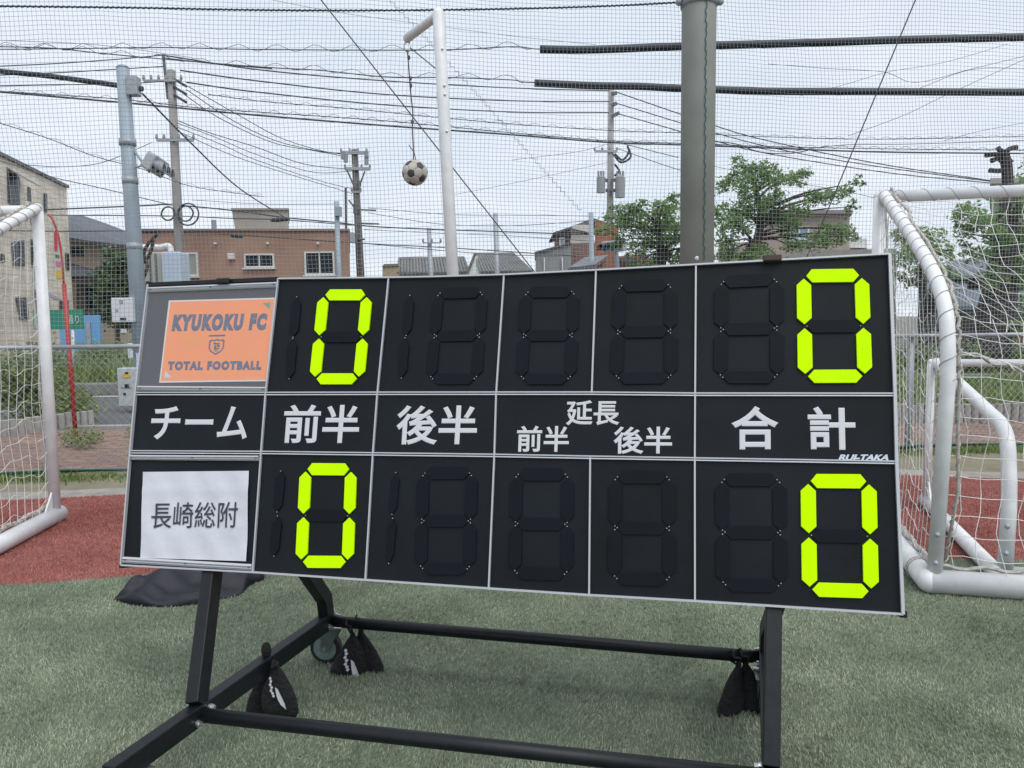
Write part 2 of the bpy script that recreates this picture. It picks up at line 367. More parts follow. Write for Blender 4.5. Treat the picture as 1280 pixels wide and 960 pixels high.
def fweeds():                                                                   # along the fence foot
    n = 9000; x = rng.uniform(-6.5, 7, n); y = fence_y(x) - .16 + rng.normal(0, .09, n); h = rng.uniform(.02, .085, n) * (.5 + .5 * np.sin(x * 2.1 + 1) ** 2)
    fa = rng.uniform(0, 6.28, n); s = np.column_stack([np.cos(fa), np.sin(fa)]) * .006; p = np.column_stack([x, y]); ln = rng.normal(0, .5, (n, 2)) * h[:, None]
    v = np.empty((n, 4, 3)); v[:, 0, :2] = p - s; v[:, 1, :2] = p + s; v[:, :2, 2] = 0; v[:, 2, :2] = p + ln + s * .4; v[:, 3, :2] = p + ln - s * .4; v[:, 2, 2] = v[:, 3, 2] = h
    return rawmesh('fence_weeds', v.reshape(-1, 3), 4, leaf_c)
tag(fweeds(), 'thin strip of low weeds along the foot of the chain-link fence', 'weeds', kind='stuff')
tag(weeds('verge_grass', -24, 24, 15.4, 19.5, .62, 26000, wd=.022, z=.2), 'tall wild grass on the bank across the road', 'grass', kind='stuff')

# ================================================================== SCOREBOARD
BO = np.array([-1.277406, -0.342210, 2.745649]); BN = np.array([0.241928, 0.151363, 0.958415]); BR1 = np.array([0.969723, -0.003844, -0.244175])
bo = RW @ BO + CAM; bn = -(RW @ BN); bx = RW @ BR1                # bn points towards the viewer
bn /= np.linalg.norm(bn); VN = Vector(bn)
BXv = Vector(bx).normalized(); BUv = VN.cross(BXv).normalized()
if BUv.z < 0: BUv = -BUv
def bd(x, y, off=0.0): return plane(x, y, bo + bn * off, bn)
def bplate(pts, off0, off1):                                       # pixel outline on the board, from depth off0 to off1 (towards the viewer)
    a = [plane(x, y, bo, bn) for x, y in pts]; mb = MB(); return mb.prism([p + VN * off0 for p in a], VN * (off1 - off0))
def bil(q, u, v):                                                  # q: TL TR BR BL pixels
    (a, b, c, d) = [np.array(t, float) for t in q]; return tuple((a * (1 - u) + b * u) * (1 - v) + (d * (1 - u) + c * u) * v)
base_c = gr(600, 900, 0)
sb = thing('scoreboard', 'large black flip-digit football scoreboard on a wheeled black steel stand', 'scoreboard', (base_c.x, base_c.y, 0))
GX = [[(187.8, 356.5), (349.5, 349.5), (487.3, 348), (631, 344.5), (745.6, 338.8), (870, 332), (1111, 318.8)],
      [(172.3, 492.2), (334, 492.3), (473.3, 492), (621.3, 491.9), (740.3, 491.9), (869, 493.2), (1117.5, 493.5)],
      [(165.8, 564.8), (328.4, 565.6), (467.7, 567.4), (619, 569.3), (738.4, 571.6), (868.6, 573.8), (1119.5, 578)],
      [(154.3, 706), (318, 714.8), (458.4, 724.4), (612, 735), (737, 743.2), (868.8, 750.6), (1127.5, 767)]]
# backing box
o_ = [GX[0][0], GX[0][1], GX[0][2], (545, 347), (631, 344.5), GX[0][4], GX[0][5], GX[0][6], GX[3][6], GX[3][5], GX[3][4], GX[3][3], GX[3][2], GX[3][1], GX[3][0]]
bplate(o_, -.045, -.004).build('backing_board', black_steel, sb)
panels = {}
for j in range(3):
    for i in range(6):
        if j == 1 and i == 3: q = [GX[1][3], GX[1][5], GX[2][5], GX[2][3]]
        elif j == 1 and i == 4: continue
        else: q = [GX[j][i], GX[j][i + 1], GX[j + 1][i + 1], GX[j + 1][i]]
        if j == 0 and i == 2: q = [q[0], (545, 347), q[1], q[2], q[3]]
        panels[j, i] = bplate(q, -.0035, .003 if j != 1 else .0045).build('title_panel' if j == 1 else ('digit_panel' if i else 'name_panel'), board_black, sb)
# aluminium edge and divider strips
def strip(a, b, wd, off0, off1, name, m):
    A, B = bd(*a), bd(*b); d = (B - A).normalized(); s = VN.cross(d) * (wd / 2)
    return MB().prism([A - s + VN * off0, B - s + VN * off0, B + s + VN * off0, A + s + VN * off0], VN * (off1 - off0)).build(name, m, sb)
for i in range(6):
    a, b = GX[0][i], GX[0][i + 1]
    if i == 2: strip(a, (545, 347), .0048, .004, .014, 'frame_strip', alu_white); strip((545, 347), b, .0048, .004, .0145, 'frame_strip', alu_white)
    elif i: strip(a, b, .0048, .004, .014 + .0004 * (i % 2), 'frame_strip', alu_white)
    strip(GX[3][i], GX[3][i + 1], .0055, .004, .014 + .0004 * (i % 2), 'frame_strip', alu_white)
strip(GX[0][0], GX[0][1], .013, -.045, .011, 'top_bar', black_steel)
for c in (0, 6):
    for j in range(3): strip(GX[j][c], GX[j + 1][c], .005 if c == 0 else .008, .0041, .0152 + .0004 * (j % 2), 'frame_strip', alu_white)
for c in range(1, 6):
    for j in range(3):
        if j == 1 and c == 4: continue
        strip(GX[j][c], GX[j + 1][c], .0048, .0042, .0122 + .0003 * (j % 2), 'divider', alu_white)
for j in (1, 2):
    for i in range(6): 
        a, b = GX[j][i], GX[j][i + 1]
        strip((a[0], a[1] - 1.2), (b[0], b[1] - 1.2), .0038, .0043, .0131 + .0003 * (i % 2), 'divider', alu_white)
        strip((a[0], a[1] + 1.6), (b[0], b[1] + 1.6), .0036, .0044, .0108 + .0003 * (i % 2), 'divider', alu)
# paper rails of the two name panels (top and bottom of each)
def rail(a, b, wd):
    A, B = bd(*a), bd(*b); d = (B - A).normalized(); s = VN.cross(d)
    if s.z < 0: s = -s
    pr = [(-wd / 2, .003), (wd / 2, .003), (wd / 2, .012), (wd * .2, .017), (0, .011), (-wd * .2, .017), (-wd / 2, .012)]
    mb = MB().prism([A + s * u + VN * v for u, v in pr], B - A); r_ = mb.build('paper_rail', alu_white, sb)
    for t in (.02, .5, .98):
        p = A.lerp(B, t); m2 = MB().ball(p + VN * .0125, .0042, 8, 4); m2.build('screw', wire_steel, r_)
rail((187.5, 363.5), (348, 357), .019); rail((175, 486), (334.5, 487.5), .017)
rail((165, 572), (325.5, 573), .017); rail((156.5, 699.5), (317, 709), .02)
# digits: flap segments
def segpoly(k):
    W_, T_ = .20, .116; gx, gy = .016, .010; h = .5
    if k in 'adg':
        y = {'a': 0, 'g': h - T_ / 2, 'd': 1 - T_}[k]; ym = y + T_ / 2
        x0, x1 = .135, .865; xi = .085
        if k == 'a': return [(x0, ym), (x0 + xi * .9, y), (x1 - xi * .9, y), (x1, ym), (x1 - xi, y + T_), (x0 + xi, y + T_)]
        return [(x0, ym), (x0 + xi, y), (x1 - xi, y), (x1, ym), (x1 - xi, y + T_), (x0 + xi, y + T_)]
    x = 0 if k in 'fe' else 1 - W_; xm = x + W_ / 2; y0, y1 = (.082, .484) if k in 'fb' else (.518, .920); yi = .056
    return [(xm, y0), (x + W_, y0 + yi), (x + W_, y1 - yi), (xm, y1), (x, y1 - yi), (x, y0 + yi)]
def digit(q, lit, par):
    pins = MB()
    for k in 'abcdefg':
        on = k in lit
        pts = [bil(q, u, v) for u, v in segpoly(k)]
        off = .0105 if on else .0085
        s = bplate(pts, .0035, off).build('segment', flap_yellow if on else flap_black, par, bevel=.0008)
        if not on:
            for (u, v) in ((segpoly(k)[0]), (segpoly(k)[3])):
                pins.ball(bd(*bil(q, u, v)) + VN * .0075, .0021, 6, 4)
    pins.build('hinge_pins', steel_gray, par)['kind'] = 'stuff'
def one(q1, q2, par):
    for q in (q1, q2):
        (x0, y0, x1, y1) = q; sk = -.09 * (y1 - y0)
        t = [(x0 - sk, y0), (x1, y0), (x1 + sk, y1), (x0, y1)]
        pts = [bil(t, u, v) for u, v in ((.5, 0), (1, .17), (1, .83), (.5, 1), (0, .83), (0, .17))]
        bplate(pts, .0035, .0085).build('segment', flap_black, par, bevel=.0008)
        pins = MB().ball(bd(*pts[0]) + VN * .0072, .0021, 6, 4).ball(bd(*pts[3]) + VN * .0072, .0021, 6, 4); pins.build('hinge_pins', steel_gray, par)['kind'] = 'stuff'
ZERO = 'abcdef'
digit([(400, 362.7), (467.4, 362.7), (456, 481), (387.5, 481)], ZERO, panels[0, 1]); one((362, 372, 378, 422), (357, 424, 373, 474), panels[0, 1])
digit([(542.5, 360.6), (611, 359), (603, 481), (531.5, 481)], '', panels[0, 2]); one((503, 370, 519, 420), (497, 423, 513, 473), panels[0, 2])
digit([(651, 359.5), (725.5, 358), (720.5, 481), (644.5, 481)], '', panels[0, 3])
digit([(767, 351), (846, 349), (847, 480), (762, 481)], '', panels[0, 4])
digit([(893, 346), (979, 341.5), (980, 480), (891.5, 480)], '', panels[0, 5])
digit([(995, 338), (1085, 337), (1090, 479), (997, 479.5)], ZERO, panels[0, 5])
digit([(377, 579), (447.5, 579.5), (443, 710), (370.5, 709.5)], ZERO, panels[2, 1]); one((342, 589, 358, 640), (338, 645, 354, 695), panels[2, 1])
digit([(522.5, 584), (598, 583.5), (595, 719), (519, 718)], '', panels[2, 2]); one((486, 591, 501, 643), (482, 648, 497, 704), panels[2, 2])
digit([(638, 585), (718, 585), (717, 726), (636, 724)], '', panels[2, 3])
digit([(761, 588), (845, 588), (845, 733), (760, 731)], '', panels[2, 4])
digit([(893, 591), (983, 591), (985, 741), (895, 739)], '', panels[2, 5])
digit([(1000, 592.5), (1094.5, 593), (1098, 748), (1002, 745)], ZERO, panels[2, 5])
# lettering
def lettering(body, rect, par, m=letter_white, off=(.0045, .0058), emb=.012, skew=None, name='lettering', italic=0, spacing=1.0, ydrop=0, zf=None, grow=0.0):
    v, f = text_mesh(body, emb, spacing, grow); x0, y0, x1, y1 = rect; h = y1 - y0
    s = (-.105 + (x0 - 170) * (.143 / 950)) if skew is None else skew
    if s < 0: q = [(x0 - s * h, y0), (x1, y0), (x1 + s * h, y1), (x0, y1)]
    else: q = [(x0, y0), (x1 - s * h, y0), (x1, y1), (x0 + s * h, y1)]
    q = [q[0], (q[1][0], q[1][1] + ydrop), (q[2][0], q[2][1] + ydrop), q[3]]
    mb = MB(); P = [bd(*bil(q, a + italic * (b - .5) * .05, 1 - b)) + VN * ((off[0] + (off[1] - off[0]) * (c_ if emb else 1)) if zf is None else zf(*bil(q, a, 1 - b)) + .0005 * c_) for a, b, c_ in v]
    mb.v = [tuple(p) for p in P]; mb.f = f
    o = mb.build(name, m, par)
    return o
lettering('チーム', (188, 508, 313.5, 549.5), panels[1, 0], emb=.02)
lettering('前半', (353.5, 506, 452, 554), panels[1, 1], emb=.02)
lettering('後半', (495, 507, 598.5, 556), panels[1, 2], emb=.02)
lettering('延長', (707.5, 500.6, 775, 532), panels[1, 3], emb=.02)
lettering('前半', (646, 532.5, 712, 565), panels[1, 3], emb=.02)
lettering('後半', (767, 533.5, 840.5, 567.5), panels[1, 3], emb=.02)
lettering('合', (914, 508, 973, 562), panels[1, 5], emb=.022)
lettering('計', (1009, 508.5, 1069.5, 562.5), panels[1, 5], emb=.022)
lettering('RUI-TAKA', (1047, 568.3, 1113.5, 576), panels[1, 5], mat('pale_blue_vinyl', (.55, .62, .72), .5), emb=.05, skew=-.45)
# corner caps, top catches
for (x, y) in ((186, 355), (153, 706.5), (1129, 767.5)):
    MB().box(bd(x, y) - VN * .018, (.018, .05, .018), (BXv, VN, BUv)).build('corner_cap', black_steel, sb, bevel=.003)
for (x, y, m) in ((283, 353, black_steel), (965, 325, mat('rusty_catch', (.06, .04, .03), .8))):
    o = MB().box(bd(x, y) - VN * .01, (.05, .07, .018), (BXv, VN, BUv)).build('catch', m, sb, bevel=.003)
# stand
HB = .19
hz = Vector((BXv.x, BXv.y, 0)).normalized(); hd = Vector((-hz.y, hz.x, 0))            # along the board, and away from the viewer
LJ = gr(246, 893, HB); LRr = gr(409, 776, HB); RRr = gr(957, 822, HB)
ldir = (LRr - LJ).normalized(); LF = gr(150, 958, HB); 
RJ = LJ + (RRr - LRr) * 1.0
fj = gr(860, 961, HB); tdir = (fj - LJ).normalized()
RJ = LJ + tdir * ((RRr - LRr).length)
ltop, rtop = bd(259, 712) - VN * .03, bd(968, 757) - VN * .03
lext = (LF - LJ).length + .05
MB().bar(LJ - ldir * lext, LRr + ldir * .02, .042, .062).build('base_beam', black_steel, sb, bevel=.003)
rdir = (RRr - RJ).normalized()
MB().bar(RJ - rdir * lext, RRr + rdir * .02, .042, .062).build('base_beam', black_steel, sb, bevel=.003)
for J, top in ((LJ, ltop), (RJ, rtop)):
    a = J + Vector((0, 0, .031)); b = Vector(top) + (Vector(top) - a).normalized() * .12; ax_d = (b - a).normalized()
    MB().bar(a, b, .042, .06, up=hz.cross(ax_d) if True else None).build('leg', black_steel, sb, bevel=.003)
# brace behind: from the rear end of the base up to the back of the board
for E_, pxl in ((LRr, (384, 716)), (RRr, (940, 740))):
    t = plane(pxl[0], pxl[1], bo - bn * .30, bn) if pxl[0] < 600 else None
    top = (bd(*pxl) - VN * .055 + Vector((0, 0, .25))) if pxl[0] < 600 else bd(958, 600) - VN * .06
    if pxl[0] < 600: p1 = at(384, 716, E_.y - .18); 
    else: p1 = Vector((E_.x - .03, E_.y - .18, E_.z + (at(384, 716, LRr.y - .18).z - LRr.z)))
    k = E_ + (p1 - E_) * .0
    knee = E_ + Vector((0, 0, .10)) - hd * .02
    dd = (p1 - knee); tot = 2.1
    MB().bar(E_ + Vector((0, 0, .0)), knee + Vector((0, 0, .01)), .042, .055, up=hz.cross(Vector((0, 0, 1)))).build('rear_leg', black_steel, sb, bevel=.003)
    # the upper run leans forward until it meets the back of the board
    bplane = bo - bn * .05; tt = float((bplane - np.array(knee)) @ bn / (np.array(dd) @ bn)); tt = min(max(tt, .6), 3.2)
    MB().bar(knee, knee + dd * tt, .042, .055, up=hz.cross(dd.normalized())).build('rear_leg', black_steel, sb, bevel=.003)
MB().tube([LRr + tdir * .01, RRr - tdir * .01], .0215, 16).build('cross_tube', black_steel, sb, smooth=True)
MB().tube([LJ + tdir * .01, RJ - tdir * .01], .0215, 16).build('cross_tube', black_steel, sb, smooth=True)
for p, off in ((LRr, .026), (LJ, .026), (RRr, -.026), (RJ, -.026)):
    for s in (-1, 1):
        q = p + tdir * off + Vector((0, 0, .0)) + (ldir * (.028 * s)) + Vector((0, 0, .012 * s))
        d_ = tdir * (1 if off > 0 else -1)
        MB().tube([q - d_ * .004, q + d_ * .004], .011, 12).tube([q + d_ * .004, q + d_ * .014], .0075, 6).build('bolt', chrome, sb)
fork_m = mat('caster_plate', (.17, .21, .20), .35, metal=.6, var=.2, vscale=20); hub_m = mat('caster_hub', (.20, .26, .24), .22, var=.2, vscale=25)
def caster(p, ang):
    root = MB().box(p + Vector((0, 0, -.036)), (.09, .075, .006), (Vector((math.cos(ang), math.sin(ang), 0)), Vector((-math.sin(ang), math.cos(ang), 0)), Vector((0, 0, 1)))).build('caster', chrome, sb)
    d = Vector((math.cos(ang), math.sin(ang), 0)); s = Vector((-math.sin(ang), math.cos(ang), 0)); ax = p + d * .035; ax.z = .0625
    top = p.z - .038
    for k in (-1, 1):
        o1 = s * (.022 * k); b = p + o1; b.z = top
        MB().prism([b - d * .035, b + d * .04, ax + o1 + d * .016 - Vector((0, 0, .012)), ax + o1 - d * .016 - Vector((0, 0, .012))], s * (.003 * k)).build('fork', fork_m, root)
    mb = MB(); mb.tube([ax - s * .016, ax - s * .013, ax + s * .013, ax + s * .016], [.058, .0625, .0625, .058], 28); mb.build('tyre', rubber, root, smooth=False)
    MB().tube([ax - s * .0175, ax + s * .0175], [.047, .047], 28).build('rim', hub_m, root)
    MB().tube([ax - s * .027, ax + s * .027], .009, 10).build('axle', chrome, root)
caster(LRr + ldir * .05 + hz * .0, R(172)); caster(RRr - rdir * .05, R(80))
caster(LJ - ldir * (lext - .08), R(70)); caster(RJ - rdir * (lext - .08), R(60))

# ---------------- team sheets in the name panels
def plate_thing(name, px, off0, off1, m, label, cat):
    root = bplate(px, off0, off1).build(name, m); return tag(root, label, cat)
oq = [(214.6, 378), (343.8, 374.5), (333.6, 474.8), (202.6, 476.6)]
paper_w = mat('paper_white', (.60, .61, .67), .7, var=.05, vscale=12, bump=.25, bscale=9)
orange_m = mat('orange_print', (.95, .29, .06), .6, col2=(.90, .29, .08), vscale=14)
ink = mat('navy_ink', (.075, .085, .16), .6, var=.35, vscale=60)
osh = plate_thing('team_name_sheet', [(212.6, 376.2), (345.6, 372.6), (335.2, 476.8), (200.6, 478.8)], .0062, .0068, mat('sheet_border', (.72, .66, .66), .6),
                  'orange printed team sheet reading KYUKOKU FC behind a clear plastic sleeve with painted sky sheen', 'sign')
bplate(oq, .0068, .0072).build('orange_print', orange_m, osh)
def on_quad(pts, q, m, name, par, off=.0075):
    P = [bd(*bil(q, u, v)) + VN * off for u, v in pts]; return MB().poly(P).build(name, m, par)
lettering('KYUKOKU FC', (216, 393.5, 336.5, 415), osh, ink, (.007, .0078), emb=.085, skew=-.16, ydrop=-1.5, spacing=1.28)
lettering('TOTAL FOOTBALL', (211, 452, 329, 463.5), osh, ink, (.007, .0078), emb=.085, skew=-.09, ydrop=-.6, spacing=1.28)
cq = [(263.5, 422), (283, 421.5), (280.5, 444), (261.5, 444.5)]
ring = [(0, .2), (.14, .12), (.3, .17), (.5, .1), (.7, .17), (.86, .12), (1, .2), (1, .62), (.86, .82), (.5, 1), (.14, .82), (0, .62)]
inn = [((u - .5) * .80 + .5, (v - .55) * .80 + .55) for u, v in ring]
mb = MB()
for i in range(12):
    j = (i + 1) % 12; mb.quad(*[bd(*bil(cq, *t)) + VN * .0076 for t in (ring[i], ring[j], inn[j], inn[i])])
for (u0, v0, u1, v1) in ((-.05, -.12, 1.0, -.03), (.3, .3, .46, .42), (.42, .34, .7, .42), (.36, .46, .5, .72), (.54, .44, .72, .56), (.5, .6, .7, .68), (.4, .74, .64, .80)):
    mb.quad(*[bd(*bil(cq, *t)) + VN * .0076 for t in ((u0, v0), (u1, v0), (u1, v1), (u0, v1))])
mb.build('crest', ink, osh)
sc_ = lambda x, y: (170 + x / 6.4, 350 + y / 6.4)
MB().poly([bd(*sc_(*t)) + VN * .0076 for t in ((1022, 188), (1086, 186), (1076, 236))]).build('green_corner', mat('green_ink', (.13, .30, .20), .6), osh)
MB().poly([bd(*sc_(*t)) + VN * .0076 for t in ((246, 728), (296, 783), (236, 786))]).build('white_corner', paper_w, osh)
MB().poly([bd(*sc_(*t)) + VN * .0076 for t in ((392, 474), (430, 466), (525, 470), (535, 488), (515, 520), (470, 512), (430, 508))]).build('smudge', mat('orange_smudge', (.85, .33, .03), .6), osh)
# clear plastic sleeve: a thin film, pale sky sheen put into its colour
fm = bpy.data.materials.new('film_sky_sheen'); fm.use_nodes = True; t = fm.node_tree; b = t.nodes['Principled BSDF']; b.inputs['Base Color'].default_value = (.62, .61, .67, 1); b.inputs['Roughness'].default_value = .22
trn = N(t, 'ShaderNodeBsdfTransparent'); ms = N(t, 'ShaderNodeMixShader'); ms.inputs[0].default_value = .19
t.links.new(trn.outputs[0], ms.inputs[1]); t.links.new(b.outputs[0], ms.inputs[2]); t.links.new(ms.outputs[0], t.nodes['Material Output'].inputs[0])
bd4 = [(186.5, 367), (346.5, 360.5), (333.8, 484.5), (175.2, 483)]
MB().poly([bd(*p) + VN * .0088 for p in bd4]).build('plastic_sleeve', fm, osh)
# crumpled white paper
wq = [(180.3, 590), (312.4, 588.6), (309.6, 701.3), (177, 697)]
def paper_z(u, v): return .0068 + .0014 * math.sin(u * 9 + v * 3) * math.sin(v * 7 - u * 4) + .0012 * math.sin(u * 23 - v * 9) + (.0016 * max(0, 1 - abs(u - .47) * 14)) + (.002 * max(0, 1 - abs(v - .22) * 14)) + .009 * max(0, (v - .8)) * u
mb = MB(); nx, ny = 24, 20
for j in range(ny + 1):
    for i in range(nx + 1):
        u, v = i / nx, j / ny
        zz_ = paper_z(u, v)
        mb.v.append(tuple(bd(*bil(wq, u, v)) + VN * zz_))
for j in range(ny):
    for i in range(nx): a = j * (nx + 1) + i; mb.f.append((a, a + 1, a + nx + 2, a + nx + 1))
wsh = tag(mb.build('team_name_sheet', paper_w, smooth=True), 'creased white paper with four black Japanese characters on the scoreboard', 'sign')
pz = lambda x, y: paper_z((x - 179) / 132, (y - 589) / 111) + .0022
lettering('長崎総附', (190.6, 628, 299.7, 660.5), wsh, mat('black_ink', (.04, .04, .06), .7), (.007, .0108), emb=.004, skew=-.05, ydrop=-1, zf=pz)

# ---------------- ballast bags
bag_m = mat('black_mesh_fabric', (.009, .009, .011), .85, var=.3, vscale=40, bump=.8, bscale=60)
def bag(px, depth_pt, wpx, hpx, lab, turn=0, logo=False, flat=.6, lean=0.0):
    # px: top of the bag; size from pixels at the distance of what it hangs from
    d = np.linalg.norm(np.array(depth_pt) - CAM) ; dep = depth_pt.y
    top = at(px[0], px[1], dep); s = (RW.T @ (np.array(top) - CAM))[2] / FPX; W_, H_ = wpx * s, hpx * s
    root = thing('ballast_bag', lab, 'bag', (top.x, top.y, top.z - H_), 'black ballast bags tied to the scoreboard stand')
    def shape(v):
        prof = .13 + .87 * math.sin(min(1, v / .86) * math.pi / 2) ** .95 if v < .86 else 1 - .16 * ((v - .86) / .14) ** 2.2
        return prof, (math.sin(math.pi * min(1, v * .80 + .05)) * flat * .7 + .06) * (.5 if v > .97 else 1)
    mb = MB(); n = 18; rows = 12; ca, sa = math.cos(turn), math.sin(turn)
    for j in range(rows + 1):
        v = j / rows; prof, thick = shape(v)
        for k in range(n):
            a = 2 * math.pi * k / n; cx = math.copysign(abs(math.cos(a)) ** .75, math.cos(a)); x = cx * W_ / 2 * prof * (1 + .03 * math.sin(3 * a + 9 * v)); y = math.sin(a) * W_ / 2 * thick * (1 + .08 * math.sin(5 * a + 11 * v))
            zc = -v * H_ - (.05 * H_ * (cx) * v * v * (1 if lean >= 0 else -1)); x += lean * v * H_
            mb.v.append((top.x + x * ca - y * sa, top.y + x * sa + y * ca, top.z + zc))
    for j in range(rows):
        for k in range(n): k2 = (k + 1) % n; mb.f.append((j * n + k, j * n + k2, (j + 1) * n + k2, (j + 1) * n + k))
    mb.f.append(tuple(range(n - 1, -1, -1))); mb.f.append(tuple(rows * n + k for k in range(n)))
    mb.build('bag_body', bag_m, root, smooth=True)
    c = Vector((top.x, top.y, top.z)); MB().ball(c + Vector((0, 0, .002)), .011, 8, 6, (1, 1, 1.3)).build('knot', bag_m, root, smooth=True)
    mb = MB(); q = Vector(depth_pt)
    loop = [c, c.lerp(q, .6) + Vector((.012, -.03, .02)), q + Vector((0, -.026, .012)), q + Vector((0, 0, .026)), q + Vector((-.01, .026, -.01)), c]
    mb.tube(catmull(loop, 5), .0042, 6); mb.build('drawstring', bag_m, root, smooth=True)
    if logo:
        mb = MB()
        def S_(u, v):
            pr_, th_ = shape(v); c_ = max(-1, min(1, 2 * u / pr_)); y = -W_ / 2 * th_ * max(.15, 1 - abs(c_) ** 2.6) ** .5 * 1.10 - .003; x = u * W_ + lean * v * H_
            return Vector((top.x + x * ca - y * sa, top.y + x * sa + y * ca, top.z - v * H_ - .05 * H_ * c_ * v * v * (1 if lean >= 0 else -1)))
        sw = [(.0, .36), (.07, .40), (.15, .53), (.22, .68), (.24, .80), (.17, .74), (.12, .70), (.06, .60), (.03, .50)]
        cpt = [S_(u, v) for u, v in sw]; mb.prism(cpt, Vector((0, -.002, 0)))
        for (u, v) in ((-.14, .2), (-.12, .25), (-.14, .31), (-.10, .36), (-.12, .42), (-.08, .47), (-.06, .52)):
            mb.prism([S_(u, v - .025), S_(u + .05, v), S_(u + .015, v + .04), S_(u - .035, v + .01)], Vector((0, -.002, 0)))
        mb.build('printed_mark', letter_white, root)
    return root
kp = LJ.lerp(LRr, .47)
bag((345, 832), kp + Vector((.035, -.03, 0)), 46, 64, 'black bag with white mark hung on the front of the angled base beam', 0, True, .5, .05)
bag((331, 838), kp + Vector((-.02, .03, 0)), 40, 56, 'plain black bag tucked behind the marked bag on the base beam', .5, False, .5, -.1)
MB().ball(kp + Vector((0, 0, .05)), .018, 8, 6, (1, 1, 1.6)).build('k', bag_m).name = 'beam_knot'
bk = bpy.data.objects['beam_knot']; tag(bk, 'black knotted cord end standing up on the base beam', 'cord')
kp2 = LRr + (RRr - LRr) * .062
bag((441, 795), kp2 + Vector((-.01, -.02, 0)), 54, 70, 'black bag with white mark hung on the rear cross tube beside the wheel', .15, True, .5, -.10)
bag((451, 790), kp2 + Vector((.02, .01, 0)), 44, 58, 'plain black bag behind the marked bag on the rear cross tube', -.3, False, .55, .2)
kp3 = LRr + (RRr - LRr) * .935
bag((923, 832), kp3 + Vector((-.01, -.02, 0)), 42, 68, 'plain black bag on the rear cross tube, hung away from the leg', .5, False, .6, -.22)
bag((932, 830), kp3 + Vector((.02, -.01, 0)), 46, 66, 'plain black bag on the rear cross tube, hung against the leg', -.4, False, .6, .18)

# ---------------- black cover sheet lying behind the board
cov = mat('cover_cloth', (.012, .012, .020), .62, var=.2, vscale=20, bump=.15, bscale=90)
front = [(142, 751), (165, 757), (200, 759.5), (240, 757), (270, 751), (300, 744), (312, 733), (330, 726)]
backp = [(143, 749.5), (165, 742), (190, 728), (225, 718), (262, 712), (292, 708), (312, 706), (330, 705)]
fr = catmull([gr(*p) for p in front], 6); bk_ = catmull([gr(*p) for p in backp], 6); mb = MB(); n = len(fr); m_ = 22
for i in range(n):
    u = i / (n - 1)
    for j in range(m_ + 1):
        v = j / m_; p = fr[i].lerp(bk_[i], v)
        env = math.sin(math.pi * min(1, max(0, v))) ** .55 * min(1, u * 5.0) ** .8
        ridge = .55 + .30 * math.sin(v * 8.5 + u * 7 + math.sin(u * 9)) + .22 * math.sin(u * 17 - v * 9) + .12 * math.sin(u * 31 + v * 21)
        mb.v.append((p.x, p.y, .006 + .125 * env * max(.2, ridge)))
for i in range(n - 1):
    for j in range(m_): a = i * (m_ + 1) + j; mb.f.append((a, a + m_ + 1, a + m_ + 2, a + 1))
o = tag(mb.build('cover_sheet', cov, smooth=True), 'crumpled black cover cloth lying on the turf behind the scoreboard', 'cover'); 
sm = o.modifiers.new('thick', 'SOLIDIFY'); sm.thickness = .006; sm.offset = -1

# ================================================================== FENCE, NET, NET POLE
fdir = Vector((1, .105, 0)).normalized(); fn = Vector((-fdir.y, fdir.x, 0))
def fp(x, z, off=0.0): return Vector((x, fence_y(x), z)) + fn * off
fence = thing('chain_link_fence', 'low galvanised chain-link fence between the red turf and the street', 'fence', fp(0, 0))
FH = 1.16; X0, X1 = -8.0, 8.5
posts = [-6.1, -4.16, -2.2, -.2, 1.8, 4.02, 4.45, 6.2, 8.2]
for x in posts: MB().tube([fp(x, -.05, .05), fp(x, FH + .02, .05)], .042 if x < 4 or x > 4.2 else .03, 12).build('post', steel_gray, fence, smooth=True)
for a, b in zip(posts[:-1], posts[1:]): MB().tube([fp(a, FH, .0), fp(b, FH, .0)], .021, 10).build('top_rail', steel_gray, fence, smooth=True)
def bundle(name, segs, r, m, parent, sides=3):                     # many straight or bent thin strands, numpy
    mb = MB()
    for s_ in segs: mb.tube(s_, r, sides, caps=False)
    o = mb.build(name, m, parent); o['kind'] = 'stuff'; return o
segs = []; st = .072; Hh = FH - .04
k = X0 - Hh
while k < X1:
    for sgn in (1, -1):
        a, b = (k, k + Hh) if sgn > 0 else (k + Hh, k)
        if min(a, b) > X0 - .2 and max(a, b) < X1 + .2: segs.append([fp(a, .03, -.005 * sgn), fp(b, .03 + Hh, -.005 * sgn)])
    k += st
bundle('wire_mesh', segs, .0017, mat('mesh_wire', (.40, .42, .42), .5, metal=.3), fence)
gro = thing('ground_rope', 'dark green rope stretched along the foot of the chain-link fence', 'rope', fp(0, 0))
for r_ in (0, 1):
    pth = [fp(x, .045 + .012 * r_ + .01 * math.sin(x * 3 + r_), -.05 - .02 * r_ + .01 * math.sin(x * 2)) for x in np.linspace(-7, 8, 60)]
    MB().tube(pth, .010, 6).build('rope_strand', rope_green, gro, smooth=True)

